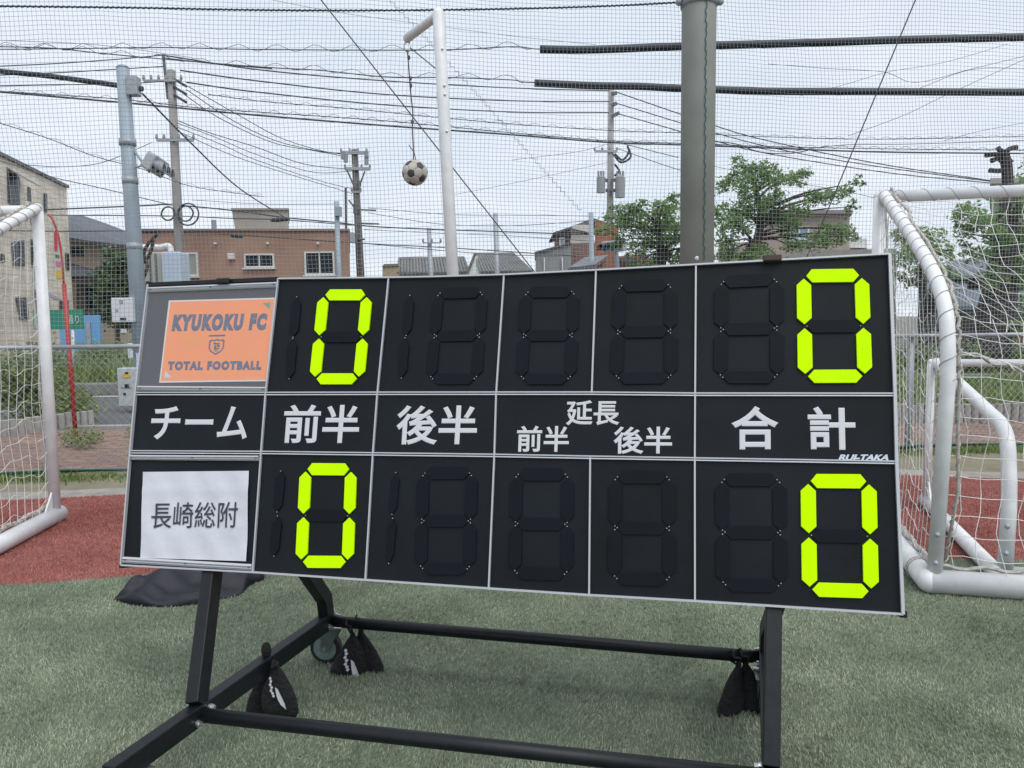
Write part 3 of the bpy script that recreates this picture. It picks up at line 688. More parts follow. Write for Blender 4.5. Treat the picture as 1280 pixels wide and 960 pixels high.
net = thing('safety_net', 'tall dark fine-mesh safety net hanging along the fence line', 'net', fp(0, 1.05, .22))
def nw(x, z):                                                      # the net hangs a little unevenly
    off = .24 + .05 * math.sin(x * .9 + .4 * z) + .03 * math.sin(z * 1.3 + x * .35)
    return fp(x + .018 * math.sin(z * 1.9 + x * .7) + .01 * math.sin(z * 4.1 + x * 2), z + .03 * math.sin(x * .8 + .6 * z) + .015 * math.sin(x * 2.3 + z) + .004 * math.sin(x * 11 + z * 7), off)
XL, XR, ZB, ZT, MS = -8.2, 8.6, 1.0, 6.8, .0385
segs = [[nw(x, z) for z in np.linspace(ZB, ZT, 24)] for x in np.arange(XL, XR, MS)]
o = bundle('upright_strands', segs, .0017, net_grey, net)
segs = [[nw(x, z) for x in np.linspace(XL, XR, 70)] for z in np.arange(ZB, ZT, MS)]
o = bundle('level_strands', segs, .0017, net_grey, net)
# the staircase seam where two nets were joined
st_ = []; p0 = at(478, 0, 7.5); p1 = at(735, 268, 7.6); n = 46
for i in range(n):
    a = p0.lerp(p1, i / n); b = p0.lerp(p1, (i + 1) / n); st_ += [nw(a.x, a.z) - fn * .01, nw(b.x, a.z) - fn * .01]
MB().tube(st_, .0032, 4).build('stepped_seam', net_grey, net)
# head rope (twisted)
hr = thing('head_rope', 'dark twisted rope across the safety net, tied to the grey pole', 'rope', at(0, 8, 7.3))
for nm, P_ in (('main_rope', [(-60, 7), (160, 9.5), (320, 12.5), (480, 13), (640, 11), (760, 7.5), (850, 3)]),):
    pth = catmull([at(x, y, fence_y((x - 640) / FPX * 7.3) + .1) for x, y in P_], 12)
    MB().tube(pth, .007, 6).build('rope_core', rope_green if 0 else wire_black, hr); helix(pth, .007, 22, .006, MB(), 5, 5).build('rope_lay', rope_green, hr)
# net pole
pb = fp((869 - 640) / FPX * 7.42, 0, .0); pole_x = at(869.5, 300, fence_y(1.72)).x
npole = thing('net_pole', 'thick grey steel pole carrying the safety net behind the scoreboard', 'pole', (pole_x, fence_y(pole_x), 0))
pm_ = mat('pole_grey_paint', (.225, .238, .215), .6, var=.10, vscale=2.2, bump=.04, bscale=40)
PR = .158; base_p = Vector((pole_x, fence_y(pole_x) - .06, 0))
MB().tube([base_p + Vector((0, 0, -.1)), base_p + Vector((0, 0, 7.2))], PR, 40).build('pole_tube', pm_, npole, smooth=True)
col_z = at(869, 6, base_p.y).z
MB().tube([base_p + Vector((0, 0, col_z - .02)), base_p + Vector((0, 0, col_z + .06))], PR + .012, 40).build('collar_band', steel_gray, npole, smooth=True)
for s in (-1, 1): MB().ball(base_p + Vector((s * (PR + .03), -.02, col_z + .02)), .036, 12, 8).build('rope_pulley', steel_gray, npole, smooth=True)
lac = [base_p + Vector((  .028 + .006 * math.sin(i * 2.1) + .004 * math.sin(i * .7), -PR - .008 - .004 * math.sin(i * 2.1), 1.9 + i * .028)) for i in range(190)]
MB().tube(lac, .0045, 5).build('lacing_rope', rope_green, npole)
hk = at(871, 323, base_p.y - PR); MB().ball(hk, .022, 10, 6, (1, .4, 1)).build('rope_hook', alu_white, npole)
coil = [base_p + Vector((math.cos(a) * (PR + .02), math.sin(a) * (PR + .02), col_z + .05 + .012 * math.sin(a * 1.3))) for a in np.linspace(0, 12.5, 60)]
MB().tube(coil, .008, 5).build('rope_coil', rope_green, npole)
# guy wires
def wire(name, P_, r, m, label, cat='wire', group=None, n=10, sides=5, spiral=0, upto=None):
    pth = catmull(P_, n) if len(P_) > 2 else [Vector(P_[0]), Vector(P_[1])]
    o = MB().tube(pth, r, sides).build(name, m); tag(o, label, cat, group)
    if spiral: helix([p + Vector((0, 0, .03)) for p in pth if upto is None or p.x < upto], spiral, 1.6, r * .5, MB(), 3, 7).build('spiral_hanger', m, o)
    return o
wire('guy_wire', [at(395, -8, 7.0), at(665, 336, 7.6), at(690, 366, 7.65)], .0062, wire_steel, 'taut steel guy wire slanting down behind the white ball post')
wire('guy_wire', [at(1150, -14, 7.2), at(1040, 250, 7.75), at(1008, 322, 7.9)], .0062, wire_steel, 'taut steel guy wire slanting down over the leafy cherry tree')

# ================================================================== BALL POST AND BALL
bpost = thing('ball_post', 'tall white steel post with a short top arm for hanging a ball', 'post', Vector((at(566, 345, 6.3).x, 6.3, 0)))
pt = at(548, 16, 6.3); pbm = at(566, 345, 6.3); dn = (pbm - pt); foot = pt + dn * ((pt.z) / (pt.z - pbm.z))
MB().tube([foot, pt, pt + (pt - foot).normalized() * .03], [.05, .047, .03], 20).build('pole_tube', white_paint, bpost, smooth=True)
ae = at(509, 48, 6.95)
MB().tube([pt + Vector((0, 0, -.01)), ae], .038, 16).build('arm', white_paint, bpost, smooth=True)
for y in (61, 107, 118, 164):
    p = at(547.5 + (y - 16) * .0545 + 3, y, 6.3); q = plane(*topx(p), (p.x, 6.3 - .047, 0), (0, 1, 0)); MB().ball(q, .011, 8, 6, (1, .7, 1)).build('bolt', chrome, bpost, smooth=True)
ring_c = ae + Vector((0, 0, -.07)); MB().tube([ring_c + Vector((.03 * math.cos(a), 0, .04 * math.sin(a))) for a in np.linspace(0, 6.283, 17)], .007, 6).build('shackle', chrome, bpost)
ballc = at(518.5, 216, 6.93); BRd = .111
wire('hanging_cord', [ring_c + Vector((0, 0, -.03)), ae + Vector((.02, 0, -.45)), ae + Vector((.035, 0, -.62)), at(515.5, 160, 6.93), at(517, 190, 6.93), ballc + Vector((-.01, 0, BRd))], .006, mat('cord_dark', (.12, .10, .10), .9), 'dark knotted cord from which the football hangs', 'cord')
o = bpy.data.objects['hanging_cord']
for (x, y) in ((511, 72), (513, 98), (513.5, 107), (515.5, 152)): MB().ball(at(x, y, 6.92), .014, 8, 5, (1, 1, 1.5)).build('knot', MATS['cord_dark'], o)
MB().tube(catmull([at(511, 181, 6.93), at(515, 187, 6.93), at(518, 192, 6.93), ballc + Vector((.01, 0, BRd))], 5), .004, 5).build('loose_end', MATS['cord_dark'], o)
MB().tube([at(513, 60, 6.93), at(545, 86, 6.32)], .005, 5).build('stay_cord', MATS['cord_dark'], o)
ball = thing('football', 'worn white football with black pentagons hanging on a cord', 'ball', ballc)
ph = (1 + 5 ** .5) / 2
ico = [Vector(v).normalized() for v in [(0, s1, s2 * ph) for s1 in (-1, 1) for s2 in (-1, 1)] + [(s1, s2 * ph, 0) for s1 in (-1, 1) for s2 in (-1, 1)] + [(s2 * ph, 0, s1) for s1 in (-1, 1) for s2 in (-1, 1)]]
rotm = Matrix.Rotation(.35, 3, 'X') @ Matrix.Rotation(.5, 3, 'Y') @ Matrix.Rotation(.3, 3, 'Z'); ico = [rotm @ v for v in ico]
el = min((a - b).length for i, a in enumerate(ico) for b in ico[:i])
nb = [[b for b in ico if 1e-3 < (a - b).length < el * 1.1] for a in ico]
def order(pts, nrm):
    c = sum(pts, Vector()) / len(pts); u = (pts[0] - c).normalized(); v = nrm.cross(u); return sorted(pts, key=lambda p: math.atan2((p - c).dot(v), (p - c).dot(u)))
def ballface(pts, nrm, m):
    c = (sum(pts, Vector()) / len(pts)).normalized(); mb = MB(); k = len(pts); rings_ = 4
    mb.v.append(tuple(ballc + c * BRd * 1.0))
    for r_ in range(1, rings_ + 1):
        for i in range(k * 4):
            a, b = pts[i // 4], pts[(i // 4 + 1) % k]; e_ = a.lerp(b, (i % 4) / 4); q = c.lerp(e_, .97 * r_ / rings_).normalized(); rad = BRd * (1.0 if r_ < rings_ else .982); mb.v.append(tuple(ballc + q * rad))
    K = k * 4
    for i in range(K): mb.f.append((0, 1 + i, 1 + (i + 1) % K))
    for r_ in range(rings_ - 1):
        for i in range(K): a = 1 + r_ * K; mb.f.append((a + i, a + K + i, a + K + (i + 1) % K, a + (i + 1) % K))
    mb.build('panel', m, ball, smooth=True)
bw = mat('ball_white', (.52, .49, .43), .6, col2=(.40, .37, .32), vscale=14, bump=.1, bscale=60); bk2 = mat('ball_black', (.03, .033, .045), .6, col2=(.07, .07, .08), vscale=30)
for i, a in enumerate(ico): ballface(order([a.lerp(b, 1 / 3) for b in nb[i]], a), a, bk2)
for i in range(12):
    for j in range(i):
        for k in range(j):
            a, b, c = ico[i], ico[j], ico[k]
            if max((a - b).length, (b - c).length, (a - c).length) < el * 1.1:
                ballface(order([a.lerp(b, 1 / 3), b.lerp(a, 1 / 3), b.lerp(c, 1 / 3), c.lerp(b, 1 / 3), a.lerp(c, 1 / 3), c.lerp(a, 1 / 3)], (a + b + c).normalized()), None, bw)

# ================================================================== GOALS
def goal(name, label, A, B, along, wd, hgt, bend_h, r_post, r_ground, r_side, netcell, sag, group=None, lace=True, net_on=True, r_rear=None, paint=white_paint, bow=0.0, foot_in=0.0):
    # A: front corner on the ground, B: rear corner on the ground (same end), along: unit vector along the crossbar away from this end
    A, B = Vector((A[0], A[1], 0)), Vector((B[0], B[1], 0)); al = Vector((along[0], along[1], 0)).normalized(); t = thing(name, label, 'goal', A, group)
    Z = Vector((0, 0, 1)); dep = (B - A)
    bow_ = [0.0]
    def sp(s, h, e=0.0): return A + dep * s + Z * h + al * e
    r_rear = r_rear or r_side
    bulge = lambda a, b: bow * max(0, (a - .3) / .7) + foot_in
    prof = [(0, hgt), (.06, hgt - .02), (.72, bend_h + (hgt - bend_h) * .34), (.93, bend_h + .02), (.985, bend_h - .17), (1.0, bend_h - .36)]
    for e_ in (0, wd):
        MB().tube([sp(0, .0, e_), sp(0, hgt, e_)], r_post, 18).build('post', paint, t, smooth=True)
        pth = catmull([sp(a, b, e_ + bulge(a, b)) for a, b in prof], 6) + [sp(1.0, r_ground * 1.5, e_ + foot_in)]
        MB().tube(pth, r_side, 16).build('net_support', paint, t, smooth=True)
        MB().tube([sp(-.04, r_ground, e_), sp(1.0, r_ground, e_)], r_ground, 20).build('side_ground_bar', paint, t, smooth=True)
        f = sp(.0, 2 * r_ground - .01, e_); d_ = dep.normalized()
        MB().prism([f + d_ * .04 - al * .006, f + d_ * .15 - al * .006, f + d_ * .04 + Z * .12 - al * .006], al * .012).build('bracket', paint, t)
        for h in (.16, .30):
            p = sp(1.0, h, e_ + foot_in + bow * (h / bend_h)); d = (Vector((0, 0, EYE)) - p); d.z = 0; d.normalize(); MB().ball(p + d * (r_side + .002), .013, 8, 6, (1, 1, 1)).build('bolt', steel_gray, t, smooth=True)
    MB().tube([sp(0, hgt, 0), sp(0, hgt, wd)], r_post, 18).build('crossbar', paint, t, smooth=True)
    MB().ball(sp(0, hgt, 0), r_post * 1.02, 16, 10).build('corner_joint', paint, t, smooth=True)
    MB().tube([sp(1.0, r_ground, 0), sp(1.0, r_ground, wd)], r_ground, 20).build('rear_ground_bar', paint, t, smooth=True)
    MB().ball(sp(1.0, r_ground, 0), r_ground * 1.01, 16, 10).build('corner_joint', paint, t, smooth=True)
    MB().ball(sp(1.0, r_ground, wd), r_ground * 1.01, 16, 10).build('corner_joint', paint, t, smooth=True)
    if not net_on: return t, sp
    # profile of the net from the crossbar back and down
    pr = [Vector((a, 0, b)) for a, b in prof] + [Vector((1.0, 0, .12))]
    pc = catmull(pr, 10); L = [0]
    sc = lambda q: Vector((q.x * dep.length, 0, q.z))
    for i in range(1, len(pc)): L.append(L[-1] + (sc(pc[i]) - sc(pc[i - 1])).length)
    tot = L[-1]
    def prof_at(d):
        d = max(0, min(tot, d)); i = max(1, next((k for k in range(1, len(L)) if L[k] >= d - 1e-9), len(L) - 1)); f = (d - L[i - 1]) / max(1e-6, L[i] - L[i - 1]); q = pc[i - 1].lerp(pc[i], f); return q.x, q.z
    def bs(e_, d):                        # the back sheet, sagging between its ends
        s, h = prof_at(d); v = d / tot; u = min(1, e_ / .55) * min(1, (wd - e_) / .55)
        sg = sag * u * math.sin(math.pi * v) ** .8; jit = .018 * math.sin(e_ * 7.3 + d * 5.1) + .014 * math.sin(e_ * 13.7 - d * 11)
        return sp(s - (sg * .75 + jit) / dep.length, h - sg * (.8 if v < .55 else .25) - abs(jit) * .6, e_ + .022 * math.sin(d * 6 + e_ * 3) + .012 * math.sin(d * 17 + e_ * 9))
    segs = []
    for e_ in np.arange(.03, wd, netcell): segs.append([bs(e_, d) for d in np.linspace(0, tot, 30)])
    for d in np.arange(.02, tot, netcell): segs.append([bs(e_, d) for e_ in np.linspace(0.01, wd - .01, int(wd * 12))])
    # side sheets
    for e0 in (0, wd):
        sgn = 1 if e0 == 0 else -1
        def hmax(s):
            lo = hgt
            for i in range(1, len(pc)):
                if pc[i - 1].x <= s <= pc[i].x + 1e-6: f = (s - pc[i - 1].x) / max(1e-6, pc[i].x - pc[i - 1].x); return pc[i - 1].z + (pc[i].z - pc[i - 1].z) * f
            return pc[-2].z
        def ss(s, h): return sp(s + .012 * math.sin(h * 9 + s * 5), h + .02 * math.sin(s * 21 + h * 6) + .012 * math.sin(s * 47), e0 + sgn * (.012 + .03 * math.sin(s * 3.1) * math.sin(h * 2.2)))
        for s in np.arange(.05, .99, netcell * .8 / dep.length): segs.append([ss(s, h) for h in np.linspace(.11, hmax(s), 20)])
        for h in np.arange(.15, hgt, netcell):
            ok = [s for s in np.linspace(0, 1, 60) if hmax(s) >= h]
            if len(ok) > 2: segs.append([ss(s, h) for s in np.linspace(0, max(ok), 34)])
    bundle('net', segs, .0017, rope_white, t, 4)
    # cord laced round the tubes, and the gathered selvedge beside them
    if lace:
        for e_ in (0, wd):
            pth = catmull([sp(a, b, e_ + bulge(a, b)) for a, b in prof], 8); helix(pth, r_side + .003, 9, .0021, MB(), 4, 14).build('lacing', rope_grey, t)
            o1 = catmull([sp(a, b, e_ + bulge(a, b) + (.05 if e_ == 0 else -.05)) + Z * (.03 * (1 - a)) for a, b in prof], 8); o1 = [p + Vector((.008 * math.sin(i * 1.9), .008 * math.sin(i * 2.7), .006 * math.sin(i * 1.3))) for i, p in enumerate(o1)]
            o1 = o1 + [sp(1.0, .9, e_ + (.10 if e_ == 0 else -.1)), sp(.98, .5, e_ + (.12 if e_ == 0 else -.12)), sp(.98, .12, e_ + (.07 if e_ == 0 else -.07))]
            MB().tube(o1, .008, 6).build('selvedge', rope_grey, t, smooth=True); helix(o1, .010, 14, .0035, MB(), 3, 8).build('selvedge_lacing', rope_grey, t)
            vp = [sp(0, h, e_ + (.045 if e_ == 0 else -.045)) + Vector((.012 * math.sin(h * 11), .012 * math.sin(h * 7), 0)) for h in np.linspace(.1, hgt, 24)]
            MB().tube(vp, .009, 5).build('selvedge', rope_grey, t)
            gp = [sp(s, 2 * r_ground + .012 + .008 * math.sin(s * 40), e_ + (.03 if e_ == 0 else -.03)) for s in np.linspace(.03, 1, 40)]
            MB().tube(gp, .012, 5).build('selvedge', rope_grey, t); helix(gp, .014, 16, .004, MB(), 3, 7).build('selvedge_lacing', rope_grey, t)
        helix([sp(0, hgt, 0), sp(0, hgt, wd)], r_post + .003, 7, .0021, MB(), 4, 14).build('lacing', rope_grey, t)
        gth = [sp(.9 - .04 * math.sin(e_ * 2.2), bend_h - .22 - .10 * min(1, e_ / .5) * min(1, (wd - e_) / .5) + .02 * math.sin(e_ * 9), e_) + Vector((0, .015 * math.sin(e_ * 23), .012 * math.sin(e_ * 37))) for e_ in np.linspace(.08, wd - .08, 150)]
        MB().tube(gth, .009, 5).build('gathered_edge', rope_grey, t); helix(gth, .013, 9, .0035, MB(), 3, 8).build('gathered_edge_lacing', rope_white, t)
        gp = [sp(.985, 2 * r_ground + .012 + .01 * math.sin(e_ * 31), e_) for e_ in np.linspace(0, wd, 120)]
        MB().tube(gp, .011, 5).build('selvedge', rope_grey, t)
        for s in (.86, .88): MB().tube([sp(s, r_ground, 0) + al * ((r_ground + .003) * math.cos(a)) + Z * ((r_ground + .003) * math.sin(a)) for a in np.linspace(0, 6.283, 20)], .0035, 4).build('tie', rope_grey, t)
    return t, sp
gA = at(1099, 262, 5.12); GA = (gA.x, 5.12); GB_ = gr(1163, 745); GB = (GB_.x + .02, GB_.y + .05)
dv = Vector((GB[0] - GA[0], GB[1] - GA[1])); alr = Vector((-dv.y, dv.x)); 
if alr.x < 0: alr = -alr
goal('football_goal', 'white football goal holding a smaller goal inside its net', GA, GB, alr, 5.0, 2.13, 1.40, .037, .058, .035, .10, .34, 'full-size football goals', bow=.028, foot_in=.022)
mA = gr(1158, 634); mB = gr(1246, 727); dv2 = Vector((mB.x - mA.x, mB.y - mA.y)); al2 = Vector((-dv2.y, dv2.x)); al2 = al2 if al2.x > 0 else -al2
goal('small_goal', 'small white training goal standing inside the net of the larger goal', (mA.x, mA.y), (mB.x, mB.y), al2, 2.6, 1.03, .74, .027, .042, .036, .12, .1, None, lace=False, net_on=False, bow=.005, foot_in=.035)
lA = gr(83, 652); lA2 = Vector((at(66, 300, lA.y).x, lA.y))
goal('football_goal', 'white football goal on the red turf with the red banner pole behind it', (lA.x - .06, lA.y - .02), (lA.x + .12, lA.y - 1.62), (-1, .02), 5.0, 2.12, 1.42, .036, .054, .033, .115, .3, 'full-size football goals')

# ================================================================== STREET: kerb stakes, hedge, cabinets, signs
stake_m = mat('stake_concrete', (.36, .35, .33), .9, var=.2, vscale=6, bump=.2)
def stake_wall(label, a, b, h, n):
    t = thing('stake_edging', label, 'edging', a); d = (b - a)
    s = MB().tube([(0, 0, -.05), (0, 0, h), (0, 0, h + .006)], [.047, .047, .03], 10).build('stake', stake_m); me = s.data; bpy.data.objects.remove(s)
    for i in range(n):
        o = bpy.data.objects.new('stake', me); C.objects.link(o); o.parent = t; o.location = d * ((i + .5) / n) + Vector((0, 0, random.gauss(0, .006))); o.rotation_euler = (random.gauss(0, .03), random.gauss(0, .03), random.random() * 6)
wA = gr(-70, 556); wB = gr(118, 531)
stake_wall('low edging of upright concrete stakes below the roadside hedge', wA, wB, .20, int((wB - wA).length / .1))
cA = Vector((3.9, 9.75, 0)); cB = Vector((9.2, 9.75, 0)); stake_wall('low edging of upright concrete stakes seen through the larger goal', cA, cB, .24, 53)
struct(MB().box((8.6, 11.95, .07), (9.4, 4.1, .30)).build('grass_bed', verge_m))
tag(weeds('bed_grass', 3.9, 12, 9.9, 14, .22, 9000, wd=.012, z=.22), 'short wild grass on the raised bed behind the stake edging', 'grass', kind='stuff')
hed = thing('hedge', 'dense green hedge at the roadside behind the stake edging', 'hedge', at(40, 540, 10.0))
cs = []; rs_ = []
for i in range(26): 
    p = at(random.uniform(-60, 74), 0, random.uniform(10.2, 11.0)); p.z = random.uniform(.2, .85) * (1 if p.x < -6.15 else .55); cs.append(p); rs_.append(random.uniform(.2, .32))
leaves('foliage', leaf_c, cs, rs_, 9000, .06, hed)
mb = MB()
for c in cs[::3]: mb.tube([(c.x, c.y, -.02), (c.x + .05, c.y, c.z)], .012, 5)
mb.build('stems', bark, hed)['kind'] = 'stuff'
b_ = thing('roadside_weeds', 'clump of weeds at the foot of the red banner pole', 'weeds', gr(110, 545))
leaves('foliage', leaf_c, [gr(90, 548, .1), gr(105, 548, .12), gr(120, 546, .08), gr(165, 541, .05)], [.12, .13, .09, .08], 800, .035, b_)
leaves('low_shrub', leaf_a, [at(x, 441, 18.5) for x in (110, 125, 140, 158)] , [.3] * 4, 1400, .08)
tag(bpy.data.objects['low_shrub'], 'dark low shrubs on the bank beside the blue panel', 'shrub')
# red banner pole
rb = thing('banner_pole', 'red banner pole with a bent tip and a narrow printed banner', 'banner', gr(95, 549))
rp = gr(95, 549); Yr = rp.y; red_p = mat('red_plastic', (.42, .03, .03), .45, var=.15, vscale=10)
MB().tube([rp, at(80, 355, Yr)], .025, 12).build('pole_tube', red_p, rb, smooth=True)
MB().tube(catmull([at(80, 358, Yr), at(77, 320, Yr), at(73, 295, Yr), at(66, 275, Yr), at(60, 268, Yr)], 6), .012, 10).build('bent_tip', red_p, rb, smooth=True)
bq = [(67, 286), (73, 300), (77, 350), (69, 349)]
MB().prism([at(x, y, Yr) for x, y in bq], (0, .004, 0)).build('banner_cloth', mat('banner_cloth', (.62, .52, .54), .8), rb)
for (x0, y0, x1, y1, cc) in ((67.5, 289, 72, 314, (.55, .04, .07)), (69, 318, 74, 322, (.05, .15, .08)), (69.5, 326, 76, 333, (.50, .18, .32)), (70, 337, 77, 348, (.60, .45, .03))):
    MB().prism([at(x, y, Yr - .004) for x, y in ((x0, y0), (x1, y0 + 1), (x1, y1), (x0 + .5, y1))], (0, -.003, 0)).build('banner_print', mat('print_%d' % int(cc[0] * 100 + cc[1] * 10), cc, .8), rb)
# boxes on posts
def boxthing(name, label, cat, px, Y, dep, m, bevel=.01, parent=None):
    x0, y0, x1, y1 = px; a = at(x0, y1, Y); b = at(x1, y0, Y); mb = MB().box(((a.x + b.x) / 2, Y + dep / 2, (a.z + b.z) / 2), (abs(b.x - a.x), dep, abs(b.z - a.z)))
    o = mb.build(name, m, parent, bevel=bevel)
    return tag(o, label, cat) if label else o
blu = mat('pale_blue_paint', (.50, .60, .70), .5, var=.06, vscale=3); sgn_green = mat('sign_green', (.012, .21, .13), .5, var=.1, vscale=2)
SPY = 12.3
o = boxthing('control_box', 'white control box mounted high on the grey signal pole', 'box', (140, 372, 165, 403), SPY - .2, .18, mat('box_white', (.62, .64, .66), .5))
for (x0, y0, x1, y1, m, nm) in ((149, 375, 153, 379, steel_gray, 'lock'), (144, 386, 147, 389, steel_gray, 'latch'), (150, 397, 157, 400, wire_black, 'name_plate')): boxthing(nm, None, None, (x0, y0, x1, y1), SPY - .215, .015, m, .002, o)
boxthing('paper_tag', 'small white notice below the upper control box', 'notice', (151, 411, 158, 416), SPY - .15, .01, letter_white, 0)
o = boxthing('control_cabinet', 'pale cabinet with stickers beside the road, low on the signal pole', 'cabinet', (148.5, 460, 171.5, 508), SPY - .3, .2, mat('cabinet_pale', (.50, .54, .57), .5, var=.08, vscale=6))
for (x0, y0, x1, y1, m, nm) in ((153, 467.5, 163, 472, mat('sticker_yellow', (.75, .45, .04), .6), 'yellow_sticker'), (156, 465, 160, 468, wire_black, 'mark'), (156, 480, 161, 485, wire_black, 'mark'), (151, 483, 164, 485, steel_gray, 'mark'), (154, 491, 157, 494, wire_black, 'lock')): boxthing(nm, None, None, (x0, y0, x1, y1), SPY - .31, .01, m, 0, o)
boxthing('marker_post', 'short white marker post on the bank near the signal pole', 'post', (160, 429, 166, 448), 14.9, .1, mat('post_white', (.62, .66, .7), .5), .01)
boxthing('pole_sign', 'narrow white notice with blue writing on the signal pole', 'notice', (171, 441, 179, 464), SPY - .14, .01, mat('notice_blue', (.35, .45, .66), .6, col2=(.7, .74, .8), vscale=60), 0)
# green street sign
gs = boxthing('street_sign', 'green street name sign with white characters on a thin white post', 'sign', (42, 387, 103, 412), 16.2, .03, sgn_green, .004)
boxthing('grey_panel', None, None, (43, 388.5, 60, 411), 16.19, .012, mat('sign_grey', (.35, .36, .34), .6, var=.3, vscale=20), 0, gs)
MB().tube([at(91, 412, 16.23), at(91.5, 458, 16.23)], .03, 8).build('sign_post', old_white, gs, smooth=True)
v, f = text_mesh('通り', .01); A_ = at(84, 405, 16.18); s_x = (at(99, 405, 16.18) - A_).x; s_z = (at(84, 394, 16.18) - A_).z
mb = MB(); mb.v = [(A_.x + a * s_x, 16.185 - .003 * c_, A_.z + b * s_z) for a, b, c_ in v]; mb.f = f; mb.build('sign_lettering', mat('sign_white', (.45, .55, .5), .6), gs)
o = boxthing('blue_panel', 'large plain light blue panel standing on the bank', 'panel', (76, 394, 124, 441), 19.5, .08, mat('panel_blue', (.13, .33, .62), .5, var=.08, vscale=2), .01)
boxthing('panel_stay', None, None, (109, 402, 112, 441), 19.46, .03, steel_gray, 0, o)

# ================================================================== SIGNAL POLE AND UTILITY POLES
def polex(x, y, Y): return at(x, y, Y)
sp_m = mat('signal_pole_paint', (.27, .33, .38), .5, var=.1, vscale=4)
sp = thing('signal_pole', 'grey-blue steel traffic signal pole with a lamp head on a short arm', 'pole', (at(175, 430, SPY).x, SPY, 0))
st0 = at(153.5, 85, SPY); st1 = at(176, 430, SPY); stf = st0 + (st1 - st0) * (st0.z / (st0.z - st1.z))
MB().tube([stf, st0 + (st1 - st0) * .55, st0], [.125, .115, .095], 18).build('pole_tube', sp_m, sp, smooth=True)
MB().tube([st0, st0 + Vector((0, 0, .04))], [.1, .06], 18).build('cap', sp_m, sp, smooth=True)
for y in (178, 226, 308): p = at(153.5 + (y - 85) * .0652, y, SPY); MB().tube([p - Vector((0, 0, .05)), p + Vector((0, 0, .05))], .125 if y < 200 else .118, 16).build('band', steel_gray, sp, smooth=True)
boxthing('junction_box', None, None, (158, 94, 170, 118), SPY - .1, .16, steel_gray, .01, sp)
pa = at(166, 186, SPY); pe = at(187, 215, SPY - .1); MB().tube([pa, pe], .022, 8).build('arm', sp_m, sp, smooth=True); MB().tube([at(168, 210, SPY), at(186, 204, SPY - .1)], .014, 8).build('arm', sp_m, sp)
hd_m = mat('signal_housing', (.36, .39, .41), .5, var=.1, vscale=8)
def signal_head(root, c, ax, n, r, hood_m, lens_m, vertical=False):
    ax = Vector(ax).normalized(); side = Vector((-ax.y, ax.x, 0)).normalized() if not vertical else Vector((0, 0, 1)); side2 = ax.cross(side)
    MB().box(c, (.16, n * r * 2.3, r * 2.7), (ax, side, side2)).build('housing', hd_m, root, bevel=.03)
    for k in range(n):
        p = c + side * ((k - (n - 1) / 2) * r * 2.3) + ax * .08
        MB().tube([p, p + ax * .01], r * .86, 14).build('lens', lens_m, root)
        mb = MB(); N_ = 12
        for i in range(N_ + 1):
            a = math.pi * (-.15 + 1.3 * i / N_); q = side * (math.cos(a) * r) + Vector((0, 0, 1)) * (math.sin(a) * r); mb.v += [tuple(p + q), tuple(p + q + ax * r * 1.5)]
        for i in range(N_): mb.f.append((2 * i, 2 * i + 1, 2 * i + 3, 2 * i + 2))
        o = mb.build('hood', hood_m, root); so_ = o.modifiers.new('t', 'SOLIDIFY'); so_.thickness = .006
signal_head(sp, at(194, 206, SPY - .05), (.80, .12, -.5), 3, .10, mat('hood_grey', (.22, .24, .26), .5), glass_dark)

def upole(name, label, top, bot, Y, r0, r1, m, arms=(), group='utility poles along the street', extra=None):
    a, b = at(*top, Y), at(*bot, Y); ft = a + (b - a) * ((a.z + .1) / (a.z - b.z)); t = thing(name, label, 'pole', (ft.x, ft.y, 0), group)
    MB().tube([ft, a], [r1, r0], 14).build('pole_tube', m, t, smooth=True)
    for (y, xl, xr, th) in arms:
        f = (y - top[1]) / (bot[1] - top[1]); xc = top[0] + (bot[0] - top[0]) * f
        p, q = at(xc + xl, y, Y - .15), at(xc + xr, y, Y - .15)
        am = MB().bar(p, q, th, th).build('cross_arm', steel_gray, t)
        k = max(2, int(abs(xr - xl) / 7))
        for i in range(k): 
            c = p.lerp(q, i / (k - 1)); MB().tube([c, c + Vector((0, 0, .08)), c + Vector((0, 0, .18))], [.025, .05, .03], 8).build('insulator', mat('insulator', (.25, .27, .28), .35), am)
    return t
u1 = upole('utility_pole', 'concrete utility pole with a coil of spare cable and slanted crossarms', (214, 88), (226, 352), 26, .13, .17, pole_concrete, ((175, -22, 24, .09), (101, -35, 12, .07)))
MB().tube([at(204, 68, 26), at(210, 124, 26)], .045, 6).build('strut', wire_steel, u1)
for (y) in (102, 112, 122): MB().bar(at(213, y - 6, 26), at(233, y + 6, 25.6), .07, .07).build('insulator_arm', wire_black, u1)
for (cx, cy, r) in ((210, 267, 8), (235, 268, 13), (232, 267, 9)):
    c = at(cx, cy, 25.7); rr = r * 26 / FPX; MB().tube([c + Vector((rr * math.cos(a), .02 * math.sin(3 * a), rr * math.sin(a) * (1 + .04 * math.sin(2 * a)))) for a in np.linspace(0, 6.28, 30)], .028, 5).build('cable_coil', wire_black, u1)
u2 = upole('utility_pole', 'brown utility pole carrying two short crossarms beside the terracotta building', (443.2, 187), (451, 350), 32, .13, .18, mat('pole_brown', (.13, .115, .10), .9, var=.2, vscale=3), ((191, -17, 15, .12), (211, -13, 18, .12), (240, -6, 5, .08)))
for (x, y) in ((429, 192), (432, 196), (458, 192), (458, 199)): MB().tube([at(x, y - 3, 31.8), at(x, y + 7, 31.8)], .09, 7).build('insulator', MATS['insulator'], u2)
